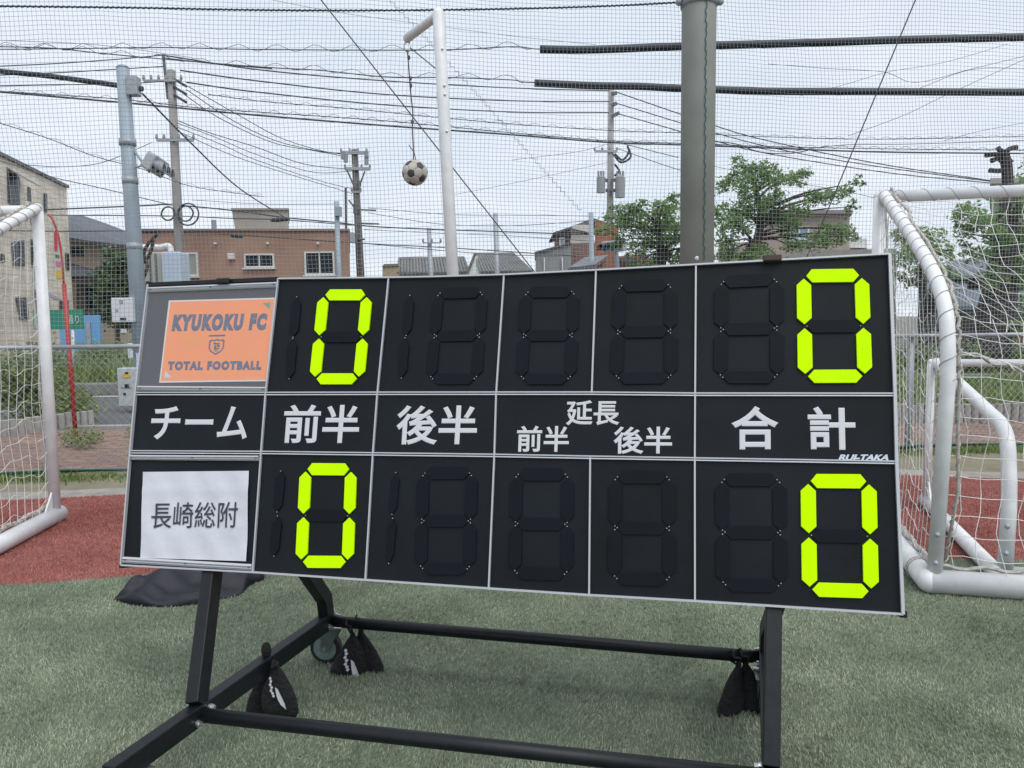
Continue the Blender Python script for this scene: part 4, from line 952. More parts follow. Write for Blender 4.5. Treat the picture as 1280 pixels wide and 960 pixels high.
for (x0, y0, x1, y1) in ((434, 213, 444, 236), (456, 214, 450, 230), (436, 250, 445, 262), (448, 262, 470, 263), (449, 279, 474, 280), (446, 300, 456, 299)): MB().tube([at(x0, y0, 31.8), at(x1, y1, 31.8)], .035, 5).build('bracket', wire_steel, u2)
for (x, y, w_, h_) in ((444, 255, 5, 12), (446, 285, 4, 12), (450, 303, 5, 5), (449, 226, 5, 7)): MB().tube([at(x, y, 31.7), at(x, y + h_, 31.7)], w_ * .5 * 32 / FPX, 8).build('pole_fitting', wire_steel, u2)
MB().tube([at(432, 235, 33), at(433, 310, 33)], .05, 6).build('aerial_mast', wire_steel); tag(bpy.data.objects['aerial_mast'], 'thin dark mast standing close behind the brown utility pole', 'mast')
u3 = upole('utility_pole', 'pale utility pole carrying two grey transformer cans above the trees', (764, 112), (762, 330), 36, .13, .18, mat('pole_pale', (.33, .32, .32), .85, var=.1, vscale=3), ((189, -20, 8, .09),))
for (x, y0, y1, r) in ((751, 222, 241, 5.2), (775, 222, 247, 6)):
    a, b = at(x, y0, 35.6), at(x, y1, 35.6); rr = r * 36 / FPX
    tr_ = MB().tube([b, a, a + Vector((0, 0, .08))], [rr, rr, rr * .6], 14).build('transformer_can', mat('transformer_grey', (.26, .28, .29), .5, var=.1, vscale=2), u3, smooth=False)
    for s in (-1, 0, 1): MB().tube([a + Vector((s * rr * .6, -.05, .05)), a + Vector((s * rr * .6, -.05, .28))], .05, 6).build('bushing', MATS['insulator'], tr_)
for (x0, y0, x1, y1) in ((764, 118, 771, 116), (764, 132, 771, 129), (764, 146, 774, 141), (760, 226, 752, 224), (764, 226, 775, 224), (757, 238, 770, 238)): MB().bar(at(x0, y0, 35.7), at(x1, y1, 35.7), .14, .14).build('bracket', wire_steel, u3)
for k, P_ in enumerate(([(768, 192), (778, 200), (786, 190), (784, 182)], [(767, 193), (776, 203), (788, 197), (786, 186)], [(768, 205), (774, 214), (768, 220)])): MB().tube(catmull([at(x, y, 35.6) for x, y in P_], 5), .05, 5).build('jumper_loop', wire_black, u3)
upole('steel_pole', 'thin grey-blue steel pole at the end of the terracotta building', (420.5, 252), (424, 352), 26.5, .085, .085, sp_m, (), 'thin steel poles')
o = boxthing('pole_box', None, None, (418, 258, 426, 270), 26.3, .2, sp_m, .01, bpy.data.objects['steel_pole']); 
upole('steel_pole', 'slim grey pole with a small crossbar in front of the tiled roof', (536, 285), (539, 345), 34, .10, .10, steel_gray, ((303.5, -8, 14, .05),), 'thin steel poles')
upole('steel_pole', 'slim plain grey pole before the gabled tiled roof', (619, 267), (621.5, 345), 32, .10, .10, steel_gray, (), 'thin steel poles')
upole('steel_pole', 'broad green-grey pole in front of the red brick house', (738.7, 266), (739.8, 340), 27, .085, .09, sp_m, (), 'thin steel poles')
ts = thing('traffic_light', 'three-lamp traffic light with black hoods beside the leafy tree', 'traffic light', at(764, 312, 24))
signal_head(ts, at(767, 308, 24), (-.65, -.55, -.15), 3, .13, wire_black, mat('lens_teal', (.02, .22, .22), .3))
MB().tube([at(770, 308, 24.2), at(772, 345, 24.2), Vector((at(772, 345, 24.2).x, 24.2, 0))], .07, 8).build('pole_tube', sp_m, ts)

# ================================================================== OVERHEAD CABLES
LP_ = 'thin black overhead wire strung across the street between poles'; GRP = 'overhead wires'
def cable(P_, Y0, Y1, r, label=LP_, m=wire_black, spiral=0, name='overhead_wire', group=GRP, upto=None):
    xs = [p[0] for p in P_]; pts = [at(x, y, Y0 + (Y1 - Y0) * (x - xs[0]) / (xs[-1] - xs[0])) for x, y in P_]
    return wire(name, pts, r * .85, m, label, 'wire', group, 10, 5, spiral, upto)
def sleeve(P_, Y0, Y1, r, par):
    xs = [p[0] for p in P_]; pth = catmull([at(x, y, Y0 + (Y1 - Y0) * (x - xs[0]) / (xs[-1] - xs[0])) for x, y in P_], 10); MB().tube(pth, r, 14).build('black_sleeve', sleeve_black, par, smooth=True)
c1 = cable([(-30, 62), (80, 61), (205, 59.5), (330, 62), (545, 62.5), (640, 58.5), (676, 61.5), (760, 61.5), (850, 58), (1060, 51), (1300, 46), (1700, 34)], 13, 13, .011, 'spiral-bound cable entering the upper thick black sleeve', spiral=.05, upto=.45)
sleeve([(675, 61.5), (740, 62), (850, 58), (960, 55), (1060, 52), (1120, 50), (1310, 45.5), (1700, 34)], 13, 13, .062, c1)
c2 = cable([(-30, 58), (60, 60), (120, 66), (205, 74), (330, 84), (400, 88), (480, 96), (560, 97), (640, 100), (669, 103.5), (850, 110), (1060, 114), (1300, 116), (1700, 117)], 13, 13, .011, 'spiral-bound cable entering the lower thick black sleeve', spiral=.045, upto=.37)
sleeve([(668, 103.8), (740, 107), (800, 108), (850, 110.5), (960, 114), (1080, 114.5), (1310, 115.5), (1700, 117)], 13, 13, .058, c2)
c3 = cable([(-60, 83), (0, 89), (60, 95), (120, 103), (178, 110.5)], 12.9, 12.5, .012, 'cable in a thick black sleeve ending at the signal pole')
sleeve([(-60, 82), (0, 89), (60, 95), (120, 103), (178, 111)], 12.9, 12.3, .04, c3)
for P_ in ([(-30, 84), (60, 80), (135, 75), (203, 69)], [(-30, 95), (70, 91), (205, 83)], [(-30, 108), (60, 106), (150, 105), (215, 101)]): cable(P_, 22, 26, .02, 'power wire passing behind the signal pole top to the concrete pole')
cable([(203, 69), (330, 88), (480, 101), (640, 110), (764, 113.5)], 26, 36, .03, 'uppermost of three power wires between concrete pole and transformer pole'); cable([(225, 88), (320, 101), (480, 118), (640, 126), (764, 127)], 26, 36, .03, 'middle of three power wires between concrete pole and transformer pole'); cable([(233, 103), (320, 115), (480, 131), (640, 140), (764, 141)], 26, 36, .03, 'lowest of three power wires between concrete pole and transformer pole')
cable([(203, 72), (260, 79), (340, 86)], 26, 24, .02, 'short wire leaving the slanted strut atop the concrete pole')
cable([(770, 115), (893, 157), (960, 176), (1100, 205), (1240, 226)], 36, 36, .03, 'uppermost of three wires falling from the transformer pole to the pollarded tree'); cable([(770, 129), (893, 166), (990, 190), (1110, 210), (1240, 227)], 36, 36, .028, 'middle of three wires falling from the transformer pole to the pollarded tree'); cable([(772, 142), (893, 176), (965, 193), (1110, 216), (1240, 229)], 36, 36, .028, 'lowest of three wires falling from the transformer pole to the pollarded tree')
for P_, r_ in (([(220, 150), (262, 166), (320, 184), (380, 205), (440, 212)], .018), ([(222, 154), (270, 172), (320, 193), (390, 215), (440, 214)], .015), ([(222, 159), (280, 182), (320, 200), (400, 226), (440, 236)], .015), ([(222, 164), (280, 190), (330, 208), (440, 242)], .015)): cable(P_, 26, 32, r_, 'thin wire in the lower fan between concrete pole and brown pole')
for P_ in ([(235, 108), (300, 145), (350, 172), (400, 188), (428, 192)], [(233, 112), (290, 150), (345, 176), (400, 189), (430, 193)], [(230, 118), (275, 148), (340, 178), (390, 188), (428, 195)]): cable(P_, 26, 32, .017, 'wire in the upper bundle sagging to the top arm of the brown pole')
cable([(-30, 113), (0, 115), (150, 128), (213, 134), (320, 144), (480, 157), (640, 168.5), (760, 178), (848, 181), (960, 185), (1100, 190), (1300, 192)], 24, 30, .036, 'thick black telecom trunk cable crossing the whole street scene', spiral=0)
cable([(-30, 112), (60, 118), (150, 124), (250, 135), (320, 140), (480, 151), (640, 166), (760, 176), (848, 179), (960, 183), (1100, 186), (1300, 188)], 24, 30, .018, 'spiral-bound wire running just above the thick trunk cable', spiral=.06)
cable([(260, 118), (330, 127), (440, 136), (540, 146), (640, 155), (760, 163), (848, 166), (960, 171), (1100, 174), (1300, 170)], 25, 30, .016, 'spiral-bound wire above the trunk cable, right of the concrete pole', spiral=.05)
cable([(893, 180), (940, 184), (980, 190), (1010, 186), (1060, 181), (1140, 180), (1300, 175)], 29, 30, .016, 'wavy wire rising above the trunk cable over the cherry tree')
cable([(893, 177), (920, 180), (950, 190), (985, 192), (1010, 188)], 29, 29, .022, 'short slack cable loop drooping above the cherry tree')
cable([(-30, 145), (0, 154), (60, 173), (120, 196), (180, 212), (240, 233), (330, 246)], 20, 28, .014, 'sagging spiral-bound drop wire behind the signal pole', spiral=.05)
cable([(-30, 193), (0, 201), (60, 220), (130, 236), (213, 256)], 30, 26, .018, 'wire passing over the cream building roof to the concrete pole'); cable([(30, 206), (75, 208.5), (120, 205), (153, 194), (190, 178)], 18, 20, .010, 'slack thin wire dipping beside the signal pole below its lamp arm')
wire('drop_wire', [at(178, 117, 12.2), at(240, 180, 15), at(300, 236, 19), at(358, 273, 24)], .016, wire_black, 'single thick drop wire slanting from the signal pole to the building', 'wire')
h_ = cable([(-30, 265), (60, 262), (183, 257), (213, 256), (290, 263), (357, 272), (420, 278), (480, 284), (640, 290), (760, 294)], 25, 33, .030, 'stout low cable passing the spare coil on the concrete pole')
i_ = cable([(60, 269), (213, 270), (290, 273), (357, 275), (450, 282), (560, 288)], 25, 31, .022, 'low cable with a black splice closure before the stair tower')
j_ = cable([(-30, 288), (80, 289), (190, 289), (300, 294), (450, 304), (565, 310), (720, 320)], 24, 30, .022, 'lowest cable with two black splices crossing the terracotta wall')
def closure(P0, P1, Y, r, par): MB().tube([at(*P0, Y), at((P0[0] * .85 + P1[0] * .15), (P0[1] * .85 + P1[1] * .15), Y), at((P0[0] * .15 + P1[0] * .85), (P0[1] * .15 + P1[1] * .85), Y), at(*P1, Y)], [r * .5, r, r, r * .5], 10).build('splice_closure', wire_black, par)
closure((338, 275.5), (362, 273.5), 27, .075, i_); closure((288, 294), (304, 295.5), 26, .07, j_); closure((176, 289), (200, 289), 25, .06, j_)
for P_, Y0, Y1, r_ in (([(320, -4), (420, 15), (520, 29), (640, 45), (745, 56)], 16, 18, .005), ([(-10, 50), (120, 56), (240, 72)], 20, 20, .008), ([(460, 260), (560, 268), (640, 269), (736, 270)], 32, 28, .014), ([(460, 266), (550, 280), (640, 282), (737, 276)], 32, 28, .014), ([(452, 304), (540, 312), (620, 318), (700, 320)], 32, 30, .018),
    ([(455, 287), (540, 291), (640, 295), (760, 303)], 32, 30, .014), ([(640, 200), (720, 190), (760, 180)], 36, 36, .012), ([(770, 185), (848, 212), (900, 222)], 36, 34, .02), ([(780, 180), (848, 197)], 36, 36, .024), ([(560, 245), (660, 225), (760, 203)], 36, 36, .010), ([(240, 250), (330, 255), (420, 255)], 27, 27, .010), ([(893, 208), (960, 222), (1060, 240), (1100, 249)], 34, 34, .014),
    ([(960, 80), (1040, 86), (1105, 90), (1145, 103), (1215, 86), (1290, 68)], 16, 16, .006), ([(1000, 120), (1055, 106), (1110, 90), (1180, 78), (1260, 55)], 16, 16, .005), ([(1060, 170), (1130, 144), (1180, 120), (1290, 70)], 15, 15, .006), ([(1150, 110), (1215, 87), (1290, 86)], 16, 16, .006), ([(1180, 176), (1225, 164), (1300, 150)], 16, 16, .005)):
    cable(P_, Y0, Y1, r_, 'faint hair-thin wire high above the street', wire_steel, group='faint thin wires')

# ================================================================== BUILDINGS
def prism_px(P_, Y, dep, name, m, par, uv=True):
    pts = [at(x, y, Y) for x, y in P_]; ie = min(pts, key=lambda p: abs(p.x)); return MB().prism(pts, Vector((dep * 1.01 * ie.x / ie.y, dep, 0))).build(name, m, par, uv=(Vector((1, .37, 0)), Vector((0, 0, 1))) if uv else None)
def window_px(px, Y, par, split=1, frame=frame_white, pane=glass_dark, fw=.06, deep=.08, name='window'):
    x0, y0, x1, y1 = px; a, b = at(x0, y1, Y), at(x1, y0, Y); W_, H_ = b.x - a.x, b.z - a.z
    mb = MB()
    for (cx, cz, sx, sz) in ((W_ / 2, fw / 2, W_, fw), (W_ / 2, H_ - fw / 2, W_, fw), (fw / 2, H_ / 2, fw, H_ - 2 * fw), (W_ - fw / 2, H_ / 2, fw, H_ - 2 * fw)): mb.box((a.x + cx, Y - deep / 2 + .02, a.z + cz), (sx, deep, sz))
    for k in range(1, split + 1 if split > 1 else 1):
        if k < split: mb.box((a.x + W_ * k / split, Y - deep / 2 + .03, a.z + H_ / 2), (fw * .8, deep * .8, H_ - 2 * fw))
    o = mb.build(name, frame, par)
    for k in range(split):
        w0 = a.x + fw * .6 + (W_ - 1.2 * fw) * k / split; w1 = a.x + fw * .6 + (W_ - 1.2 * fw) * (k + 1) / split
        MB().box(((w0 + w1) / 2, Y - .012 - .004 * k, a.z + H_ / 2), (w1 - w0, .012, H_ - fw)).build('pane', pane, o)
    s = MB().box((a.x + W_ / 2, Y - .06, a.z - .03), (W_ + .1, .14, .05)).build('sill', frame, o)
    return o
def ground_z(P_, Y): return [(x, y) for x, y in P_]
def base_y(Y, x=640): return topx((0, Y, -.1))[1] - .0105 * 0
# terracotta building
terra = mat('terracotta_render', (.285, .165, .115), .9, col2=(.385, .235, .17), vscale=.55, bump=.15, bscale=18, detail=8)
YT = 28.0; by = base_y(YT) + 3
tb = thing('terracotta_building', 'two-storey flat-roofed building with stained terracotta render', 'building', (at(300, 350, YT).x, YT, 0))
prism_px([(176, by), (440.5, by), (436.5, 287.5), (176, 287.5)], YT, 9, 'wall', terra, tb)
pc_ = prism_px([(175, 288.5), (437.4, 288.5), (437.2, 285.8), (175, 285.8)], YT - .08, 9.2, 'parapet_cap', mat('cap_metal', (.25, .17, .14), .7), tb)
ph_m = mat('penthouse_panel', (.38, .35, .31), .85, var=.15, vscale=1)
ph_ = prism_px([(294, 287), (360.5, 287), (360.5, 262), (289.5, 262)], YT + 2, 4, 'stair_tower', ph_m, tb)
prism_px([(288.8, 262.4), (361.4, 262.4), (361.2, 260), (288.6, 260)], YT + 1.9, 4.2, 'tower_cap', mat('cap_grey', (.3, .29, .27), .8), ph_)
window_px((228.5, 315.5, 247.5, 345.5), YT, tb, 1, pane=mat('blind_glass', (.30, .31, .28), .3)); window_px((306, 317, 343, 335), YT, tb, 2); window_px((381.5, 314, 418, 344), YT, tb, 2)
boxthing('vent_hood', None, None, (284, 316.5, 291.5, 324), YT - .2, .22, old_white, .02, tb)
for x in (268, 334, 397): boxthing('wall_lamp', None, None, (x - 1.4, 302.5, x + 1.4, 305.5), YT - .15, .16, old_white, .02, tb)
boxthing('meter_box', None, None, (437.2, 290, 441.5, 303), YT - .1, .3, steel_gray, .01, tb)
MB().tube([at(267, 275, YT + .5), at(267.5, 287, YT + .5)], .09, 8).build('roof_vent', steel_gray, tb)
# cabinets before it
o = boxthing('electrical_cabinet', 'pale blue electrical cabinet before the terracotta building', 'cabinet', (203, 314.5, 224.5, 356), 20, .6, mat('cabinet_blue', (.46, .54, .64), .5, var=.05, vscale=2), .03)
o = boxthing('electrical_cabinet', 'beige-grey ribbed cabinet beside the pale blue one', 'cabinet', (181, 315, 202.3, 357), 20.1, .6, mat('cabinet_beige', (.36, .36, .32), .6, var=.1, vscale=2), .03)
for x in (188, 195): boxthing('door_seam', None, None, (x - .4, 317, x + .4, 356), 20.085, .01, wire_steel, 0, o)
pp = thing('roof_pipe', 'old whitish pipe lying above the two cabinets', 'pipe', at(190, 309, 20.3)); MB().tube(catmull([at(176, 309, 20.3), at(200, 309, 20.3), at(211, 307.5, 20.3), at(214, 315, 20.3)], 6), .075, 10).build('pipe_run', old_white, pp, smooth=True)
for x in (190, 201): MB().tube([at(x, 308.5, 20.3), at(x, 304.5, 20.3)], .05, 8).build('valve', rope_grey, pp)
# cream tiled building: a long side running away from us
lb = thing('cream_building', 'cream tiled three-storey building with a sloping roof edge', 'building', at(0, 440, 38))
L0, L1 = at(0, 195, 35), at(83, 235, 43.2); L0 = Vector((L0.x, L0.y, 0)); ld = (Vector((L1.x, L1.y, 0)) - L0); zt = (at(0, 195, 35).z + at(83, 235, 43.2).z) / 2; ldn = ld.normalized()
Ls = L0 - ldn * 14; Le = L0 + ld; back_v = Vector((-ldn.y, ldn.x, 0)) * 10; back_v = back_v if back_v.x < 0 else -back_v
tile_m = brickmat('cream_tile', (.72, .64, .51), (.76, .69, .57), (.54, .47, .37), .6, .33, .6, ms=.02, offset=0.0)
Lf = [Ls, Le, Le + back_v, Ls + back_v]
MB().hexa([p + Vector((0, 0, -.1)) for p in Lf] + [p + Vector((0, 0, zt)) for p in Lf]).build('wall', tile_m, lb, uv=(ldn, Vector((0, 0, 1))))
ln_ = -back_v.normalized()
rc = [p + (ln_ * .12 if k < 2 else Vector()) + (ldn * .1 if k in (1, 2) else Vector()) for k, p in enumerate(Lf)]
MB().hexa([p + Vector((0, 0, zt + .005)) for p in rc] + [p + Vector((0, 0, zt + .16)) for p in rc]).build('roof_edge', mat('dark_fascia', (.13, .12, .13), .6), lb)
def side_window(px, split=2, awn=False):
    P_ = [plane(x, y, Le, ln_) for x, y in px]; mb = MB().prism([p + ln_ * .03 for p in P_], ln_ * .02); o = mb.build('window', mat('dark_frame', (.06, .065, .075), .5), lb)
    c = sum(P_, Vector()) / 4
    for k in range(split):
        q = []
        for (u, v) in ((k / split + .06, .05), ((k + 1) / split - .06, .05), ((k + 1) / split - .06, .95), (k / split + .06, .95)):
            q.append((P_[0].lerp(P_[1], u)).lerp(P_[3].lerp(P_[2], u), v) + ln_ * .055)
        MB().prism(q, ln_ * .01).build('pane', glass_dark, o)
    if awn:
        a, b = P_[0] + Vector((0, 0, .15)), P_[1] + Vector((0, 0, .15)); MB().prism([a, b, b + ln_ * .7 - Vector((0, 0, .45)) + (b - a) * .4, a + ln_ * .7 - Vector((0, 0, .45)) + (b - a) * .4], Vector((0, 0, .05))).build('awning', mat('awning_grey', (.2, .2, .22), .7), o)
side_window([(8, 214), (23, 222), (24, 259), (9.5, 254)], 2, True); side_window([(33.5, 233), (37, 234.5), (38.5, 264), (35, 263)], 1); side_window([(54, 241), (57.5, 242), (58, 266), (54.5, 265)], 1)
side_window([(13.5, 303), (29, 300), (30, 333), (15, 332)], 2); side_window([(37.5, 299), (49, 300), (51, 336), (39, 334)], 2); side_window([(81, 316), (85, 317), (85.5, 338), (82, 337)], 1)
side_window([(18.5, 372), (33, 372), (35, 400), (24, 400)], 2); side_window([(42, 366), (57, 369), (58, 389), (45, 389)], 2, True); side_window([(74, 374), (84.5, 375), (85, 390), (74, 389)], 1); side_window([(0, 317), (4, 318), (5, 328), (0, 328)], 1)
# dark-roofed house behind it
rt_m = brickmat('slate_tile', (.085, .095, .115), (.10, .11, .13), (.045, .05, .06), .4, .3, .6)
dh = thing('tan_house', 'tan house with dark grey tiled roofs between cream building and pole', 'house', at(120, 400, 46)); tan = mat('tan_render', (.40, .33, .25), .9, var=.12, vscale=.5)
prism_px([(70, 445), (166, 445), (166, 306), (86, 294)], 46, 8, 'wall', tan, dh)
MB().prism([at(60, 267, 49), at(86, 275.5, 49), at(166, 307, 45.2), at(166, 310.5, 45.2), at(86, 298, 45.2), at(60, 298, 45.2)], Vector((0, 4, .4))).build('roof', rt_m, dh, uv=(Vector((1, 0, 0)), Vector((0, .5, 1))))
prism_px([(60, 297), (87, 297), (166, 309.5), (166, 312.5), (87, 301.5), (60, 301)], 45.1, .3, 'eave', mat('dark_eave', (.05, .05, .055), .7), dh)
window_px((88, 309, 104, 319), 46, dh, 1, mat('dark_frame', (.06, .065, .075), .5))
MB().prism([at(84, 328, 46), at(126, 344, 44.6), at(126, 347, 44.6), at(84, 345, 44.6)], Vector((0, 1.2, .1))).build('lower_roof', rt_m, dh, uv=(Vector((1, 0, 0)), Vector((0, .5, 1))))
prism_px([(86, 346), (126, 347), (126, 351), (86, 351)], 44.7, .3, 'eave', MATS['dark_eave'], dh); window_px((110, 358, 124, 392), 46, dh, 1, MATS['dark_frame'])
prism_px([(96, 445), (108, 445), (108, 356), (96, 354)], 45.6, .3, 'downpipe', mat('brown_wood', (.10, .075, .055), .8), dh)
def tiled_roof(par, ridge, eave, Yr_, Ye, m, ribs):
    a, b = at(*ridge[0], Yr_), at(*ridge[1], Yr_); c, d = at(*eave[1], Ye), at(*eave[0], Ye)
    MB().prism([a, b, c, d], Vector((0, .06, -.18))).build('roof', m, par); r_ = par.children[-1]
    MB().tube([a, b], .13, 8).build('ridge_tiles', m, r_)
    for i in range(ribs + 1):
        u = i / ribs; p, q = a.lerp(b, u), d.lerp(c, u); up = Vector((0, -.02, .03)); MB().tube([p + up, q + up], .075, 5).build('tile_rib', m, r_)
kawara = mat('grey_roof_tile', (.13, .13, .13), .7, col2=(.20, .195, .185), vscale=2.5)
h1 = thing('long_roof_house', 'low house with a long grey tiled roof behind the ball post', 'house', at(540, 400, 46))
tiled_roof(h1, [(499, 324), (580, 323)], [(498, 342), (586, 341)], 48, 45, kawara, 22); prism_px([(499, 450), (584, 450), (584, 340), (499, 340)], 45.6, 5, 'wall', mat('cream_wall', (.42, .38, .30), .9, var=.1), h1)
prism_px([(478, 450), (498, 450), (498, 332), (478, 332)], 45, 4, 'annex_wall', mat('annex_beige', (.36, .30, .18), .9, var=.15), h1); prism_px([(477.5, 333), (498.5, 332), (498, 329.5), (480, 330)], 44.9, 4.2, 'annex_roof', mat('annex_roof', (.16, .15, .14), .8), h1)
h2 = thing('gabled_house', 'small gabled house with grey tiles and a pale green gable wall', 'house', at(620, 400, 44))
tiled_roof(h2, [(593, 318.5), (642, 318)], [(601, 341), (665, 340)], 47, 43, kawara, 16)
MB().prism([at(583, 345, 44.2), at(593, 320, 46), at(601, 344, 43.2), at(601, 440, 43.2), at(583, 440, 44.2)], Vector((.2, .3, 0))).build('gable_wall', mat('pale_green_wall', (.42, .47, .42), .9, var=.1), h2)
MB().prism([at(582, 345, 44.1), at(593, 317.5, 46), at(595, 318.5, 46), at(584.5, 345, 44)], Vector((0, -.1, .1))).build('barge_board', mat('barge_dark', (.07, .065, .06), .8), h2)
prism_px([(602, 440), (663, 440), (663, 340.6), (602, 341.5)], 43.6, 4, 'wall', mat('pale_wall', (.5, .48, .45), .9), h2)
h3 = thing('grey_house', 'weathered house with grey lean-to, white panel and red brick lower wall', 'house', at(730, 400, 34)); gw = mat('grey_board', (.25, .25, .25), .9, var=.15, vscale=1.2); brick_r = brickmat('red_brick', (.22, .095, .07), (.17, .08, .06), (.2, .17, .15), .22, .075, .85)
prism_px([(670, 430), (714, 430), (714, 304), (693, 309), (669.5, 316)], 33, 4, 'lean_to_wall', gw, h3); prism_px([(668.8, 316.6), (714, 304.6), (714, 302.6), (668.5, 314.6)], 32.9, 4.2, 'lean_to_roof', mat('dark_sheet', (.10, .10, .105), .7), h3)
for x in (680.5, 703): boxthing('downpipe', None, None, (x - .8, 322, x + .8, 345), 32.9, .08, old_white, .01, h3)
prism_px([(693, 320), (716, 320), (716, 284), (693, 291)], 34.2, 3, 'upper_wall', mat('brown_wall', (.16, .10, .08), .9), h3); window_px((699, 297, 706, 307), 34.2, h3, 1, frame_white, mat('sky_glass', (.3, .34, .38), .2))
prism_px([(712, 306), (738, 306), (738, 281), (716, 281)], 33.6, 3, 'white_panel', mat('white_board', (.55, .53, .49), .8, var=.08), h3); prism_px([(712, 285), (738, 292.5), (738, 290.8), (712, 290.5)], 33.4, .1, 'handrail', wire_steel, h3)
prism_px([(713, 430), (744, 430), (744, 303), (713, 304)], 33.3, 3, 'brick_wall', brick_r, h3)
orange_w = mat('orange_cladding', (.34, .125, .065), .8, var=.18, vscale=1.0); prism_px([(743.5, 430), (773, 430), (773, 285), (758, 279), (743.5, 276)], 33.8, 3, 'end_wall', orange_w, h3)
MB().prism([at(691.5, 290.5, 33.9), at(714, 283, 33.9), at(742, 272.5, 33.9), at(774, 284, 33.9), at(774, 287.5, 33.9), at(742, 277, 33.9), at(714, 286, 33.9), at(691.5, 292.5, 33.9)], Vector((0, 4.0, 0))).build('roof', mat('dark_sheet', (.10, .10, .105), .7), h3)
h4 = thing('orange_house', 'low orange-clad house with a grey porch roof under the tree', 'house', at(780, 400, 27))
prism_px([(742, 430), (826, 430), (826, 327), (800, 318), (742, 323)], 28, 4, 'wall', mat('orange_brown', (.27, .12, .075), .85, var=.2, vscale=1.0), h4)
MB().prism([at(710.5, 334.5, 26), at(731, 321.5, 28.5), at(760, 318.5, 28.5), at(744, 330.5, 26)], Vector((0, .05, -.12))).build('porch_roof', mat('porch_grey', (.16, .165, .175), .6, var=.1), h4)
prism_px([(712, 430), (744, 430), (744, 332), (712, 336)], 26.6, 1.5, 'porch_wall', gw, h4); boxthing('air_vent', None, None, (776, 322.5, 797, 329), 27.8, .2, mat('vent_dark', (.05, .055, .06), .6), .01, h4)
h5 = thing('pink_house', 'pinkish beige house with a pale blue window behind the cherry tree', 'house', at(1010, 400, 26)); pk = mat('pink_render', (.36, .29, .25), .9, var=.1, vscale=.8)
prism_px([(898, 440), (1062, 440), (1062, 266), (966, 266), (966, 300), (898, 305)], 26, 6, 'wall', pk, h5); prism_px([(964, 267), (1066, 267), (1066, 262.5), (966, 261.5)], 25.7, 6.6, 'roof_slab', mat('slab_grey', (.22, .20, .18), .8), h5)
window_px((986, 283, 1011, 301), 26, h5, 2, frame_white, mat('pale_blue_glass', (.22, .33, .42), .15)); window_px((910, 303, 920, 318), 26, h5, 1)
prism_px([(985, 440), (1120, 440), (1120, 311), (985, 313)], 24, 2, 'low_annex', mat('annex_grey', (.27, .25, .23), .9, var=.15), h5); prism_px([(1062, 310), (1084, 310), (1084, 298), (1062, 298)], 24.2, 1.2, 'roof_tank', old_white, h5)
h6 = thing('grey_block', 'grey concrete block building behind the old tree trunk', 'building', at(1280, 400, 34)); prism_px([(1239, 430), (1420, 430), (1420, 224), (1239, 229)], 34, 8, 'wall', mat('block_grey', (.22, .215, .21), .9, var=.15, vscale=.6), h6); prism_px([(1237.5, 229.4), (1421, 226), (1421, 220), (1237.5, 222.5)], 33.9, 8.2, 'roof_slab', mat('slab_pale', (.33, .32, .31), .85), h6)
# sheds seen through the goal net
sh = thing('shed', 'low open-fronted shed with blue-grey sheet roofs seen through the goal net', 'shed', at(1230, 450, 19)); sheet = mat('blue_grey_sheet', (.15, .18, .21), .6, var=.15, vscale=1.5); dk = mat('shed_dark', (.022, .026, .028), .9)
for (P_, Y0, Y1) in (([(1178, 364), (1232, 362), (1226, 384), (1180, 384)], 20.5, 18.8), ([(1236, 366), (1400, 360), (1400, 386), (1240, 386)], 20.5, 18.8), ([(1182, 326), (1236, 322), (1240, 344), (1190, 346)], 24, 21.6), ([(1160, 342), (1212, 340), (1208, 362), (1158, 362)], 23, 21)):
    a, b, c, d = at(*P_[0], Y0), at(*P_[1], Y0), at(*P_[2], Y1), at(*P_[3], Y1); r_ = MB().prism([a, b, c, d], Vector((0, 0, -.06))).build('roof', sheet, sh)
    for i in range(1, 12): u = i / 12; MB().tube([a.lerp(b, u) + Vector((0, 0, .01)), d.lerp(c, u) + Vector((0, 0, .01))], .022, 4).build('sheet_rib', sheet, r_)
prism_px([(1150, 470), (1400, 470), (1400, 345), (1150, 345)], 22.3, .3, 'back_wall', mat('shed_board', (.07, .065, .055), .9, var=.3, vscale=1), sh)
for x in (1182, 1224, 1243, 1300): boxthing('shed_post', None, None, (x - 1.5, 384, x + 1.5, 466), 18.9, .08, mat('brown_wood', (.10, .075, .055), .8), .01, sh)
boxthing('white_trim', None, None, (1166, 359, 1206, 361), 20.9, .05, old_white, 0, sh)
for i, (x0, x1) in enumerate(((1262, 1266), (1270, 1274), (1277, 1281))): boxthing('plank', None, None, (x0, 410, x1, 440), 18.7, .04, mat('plank_orange', (.22, .11, .05), .8, var=.2), 0, sh)

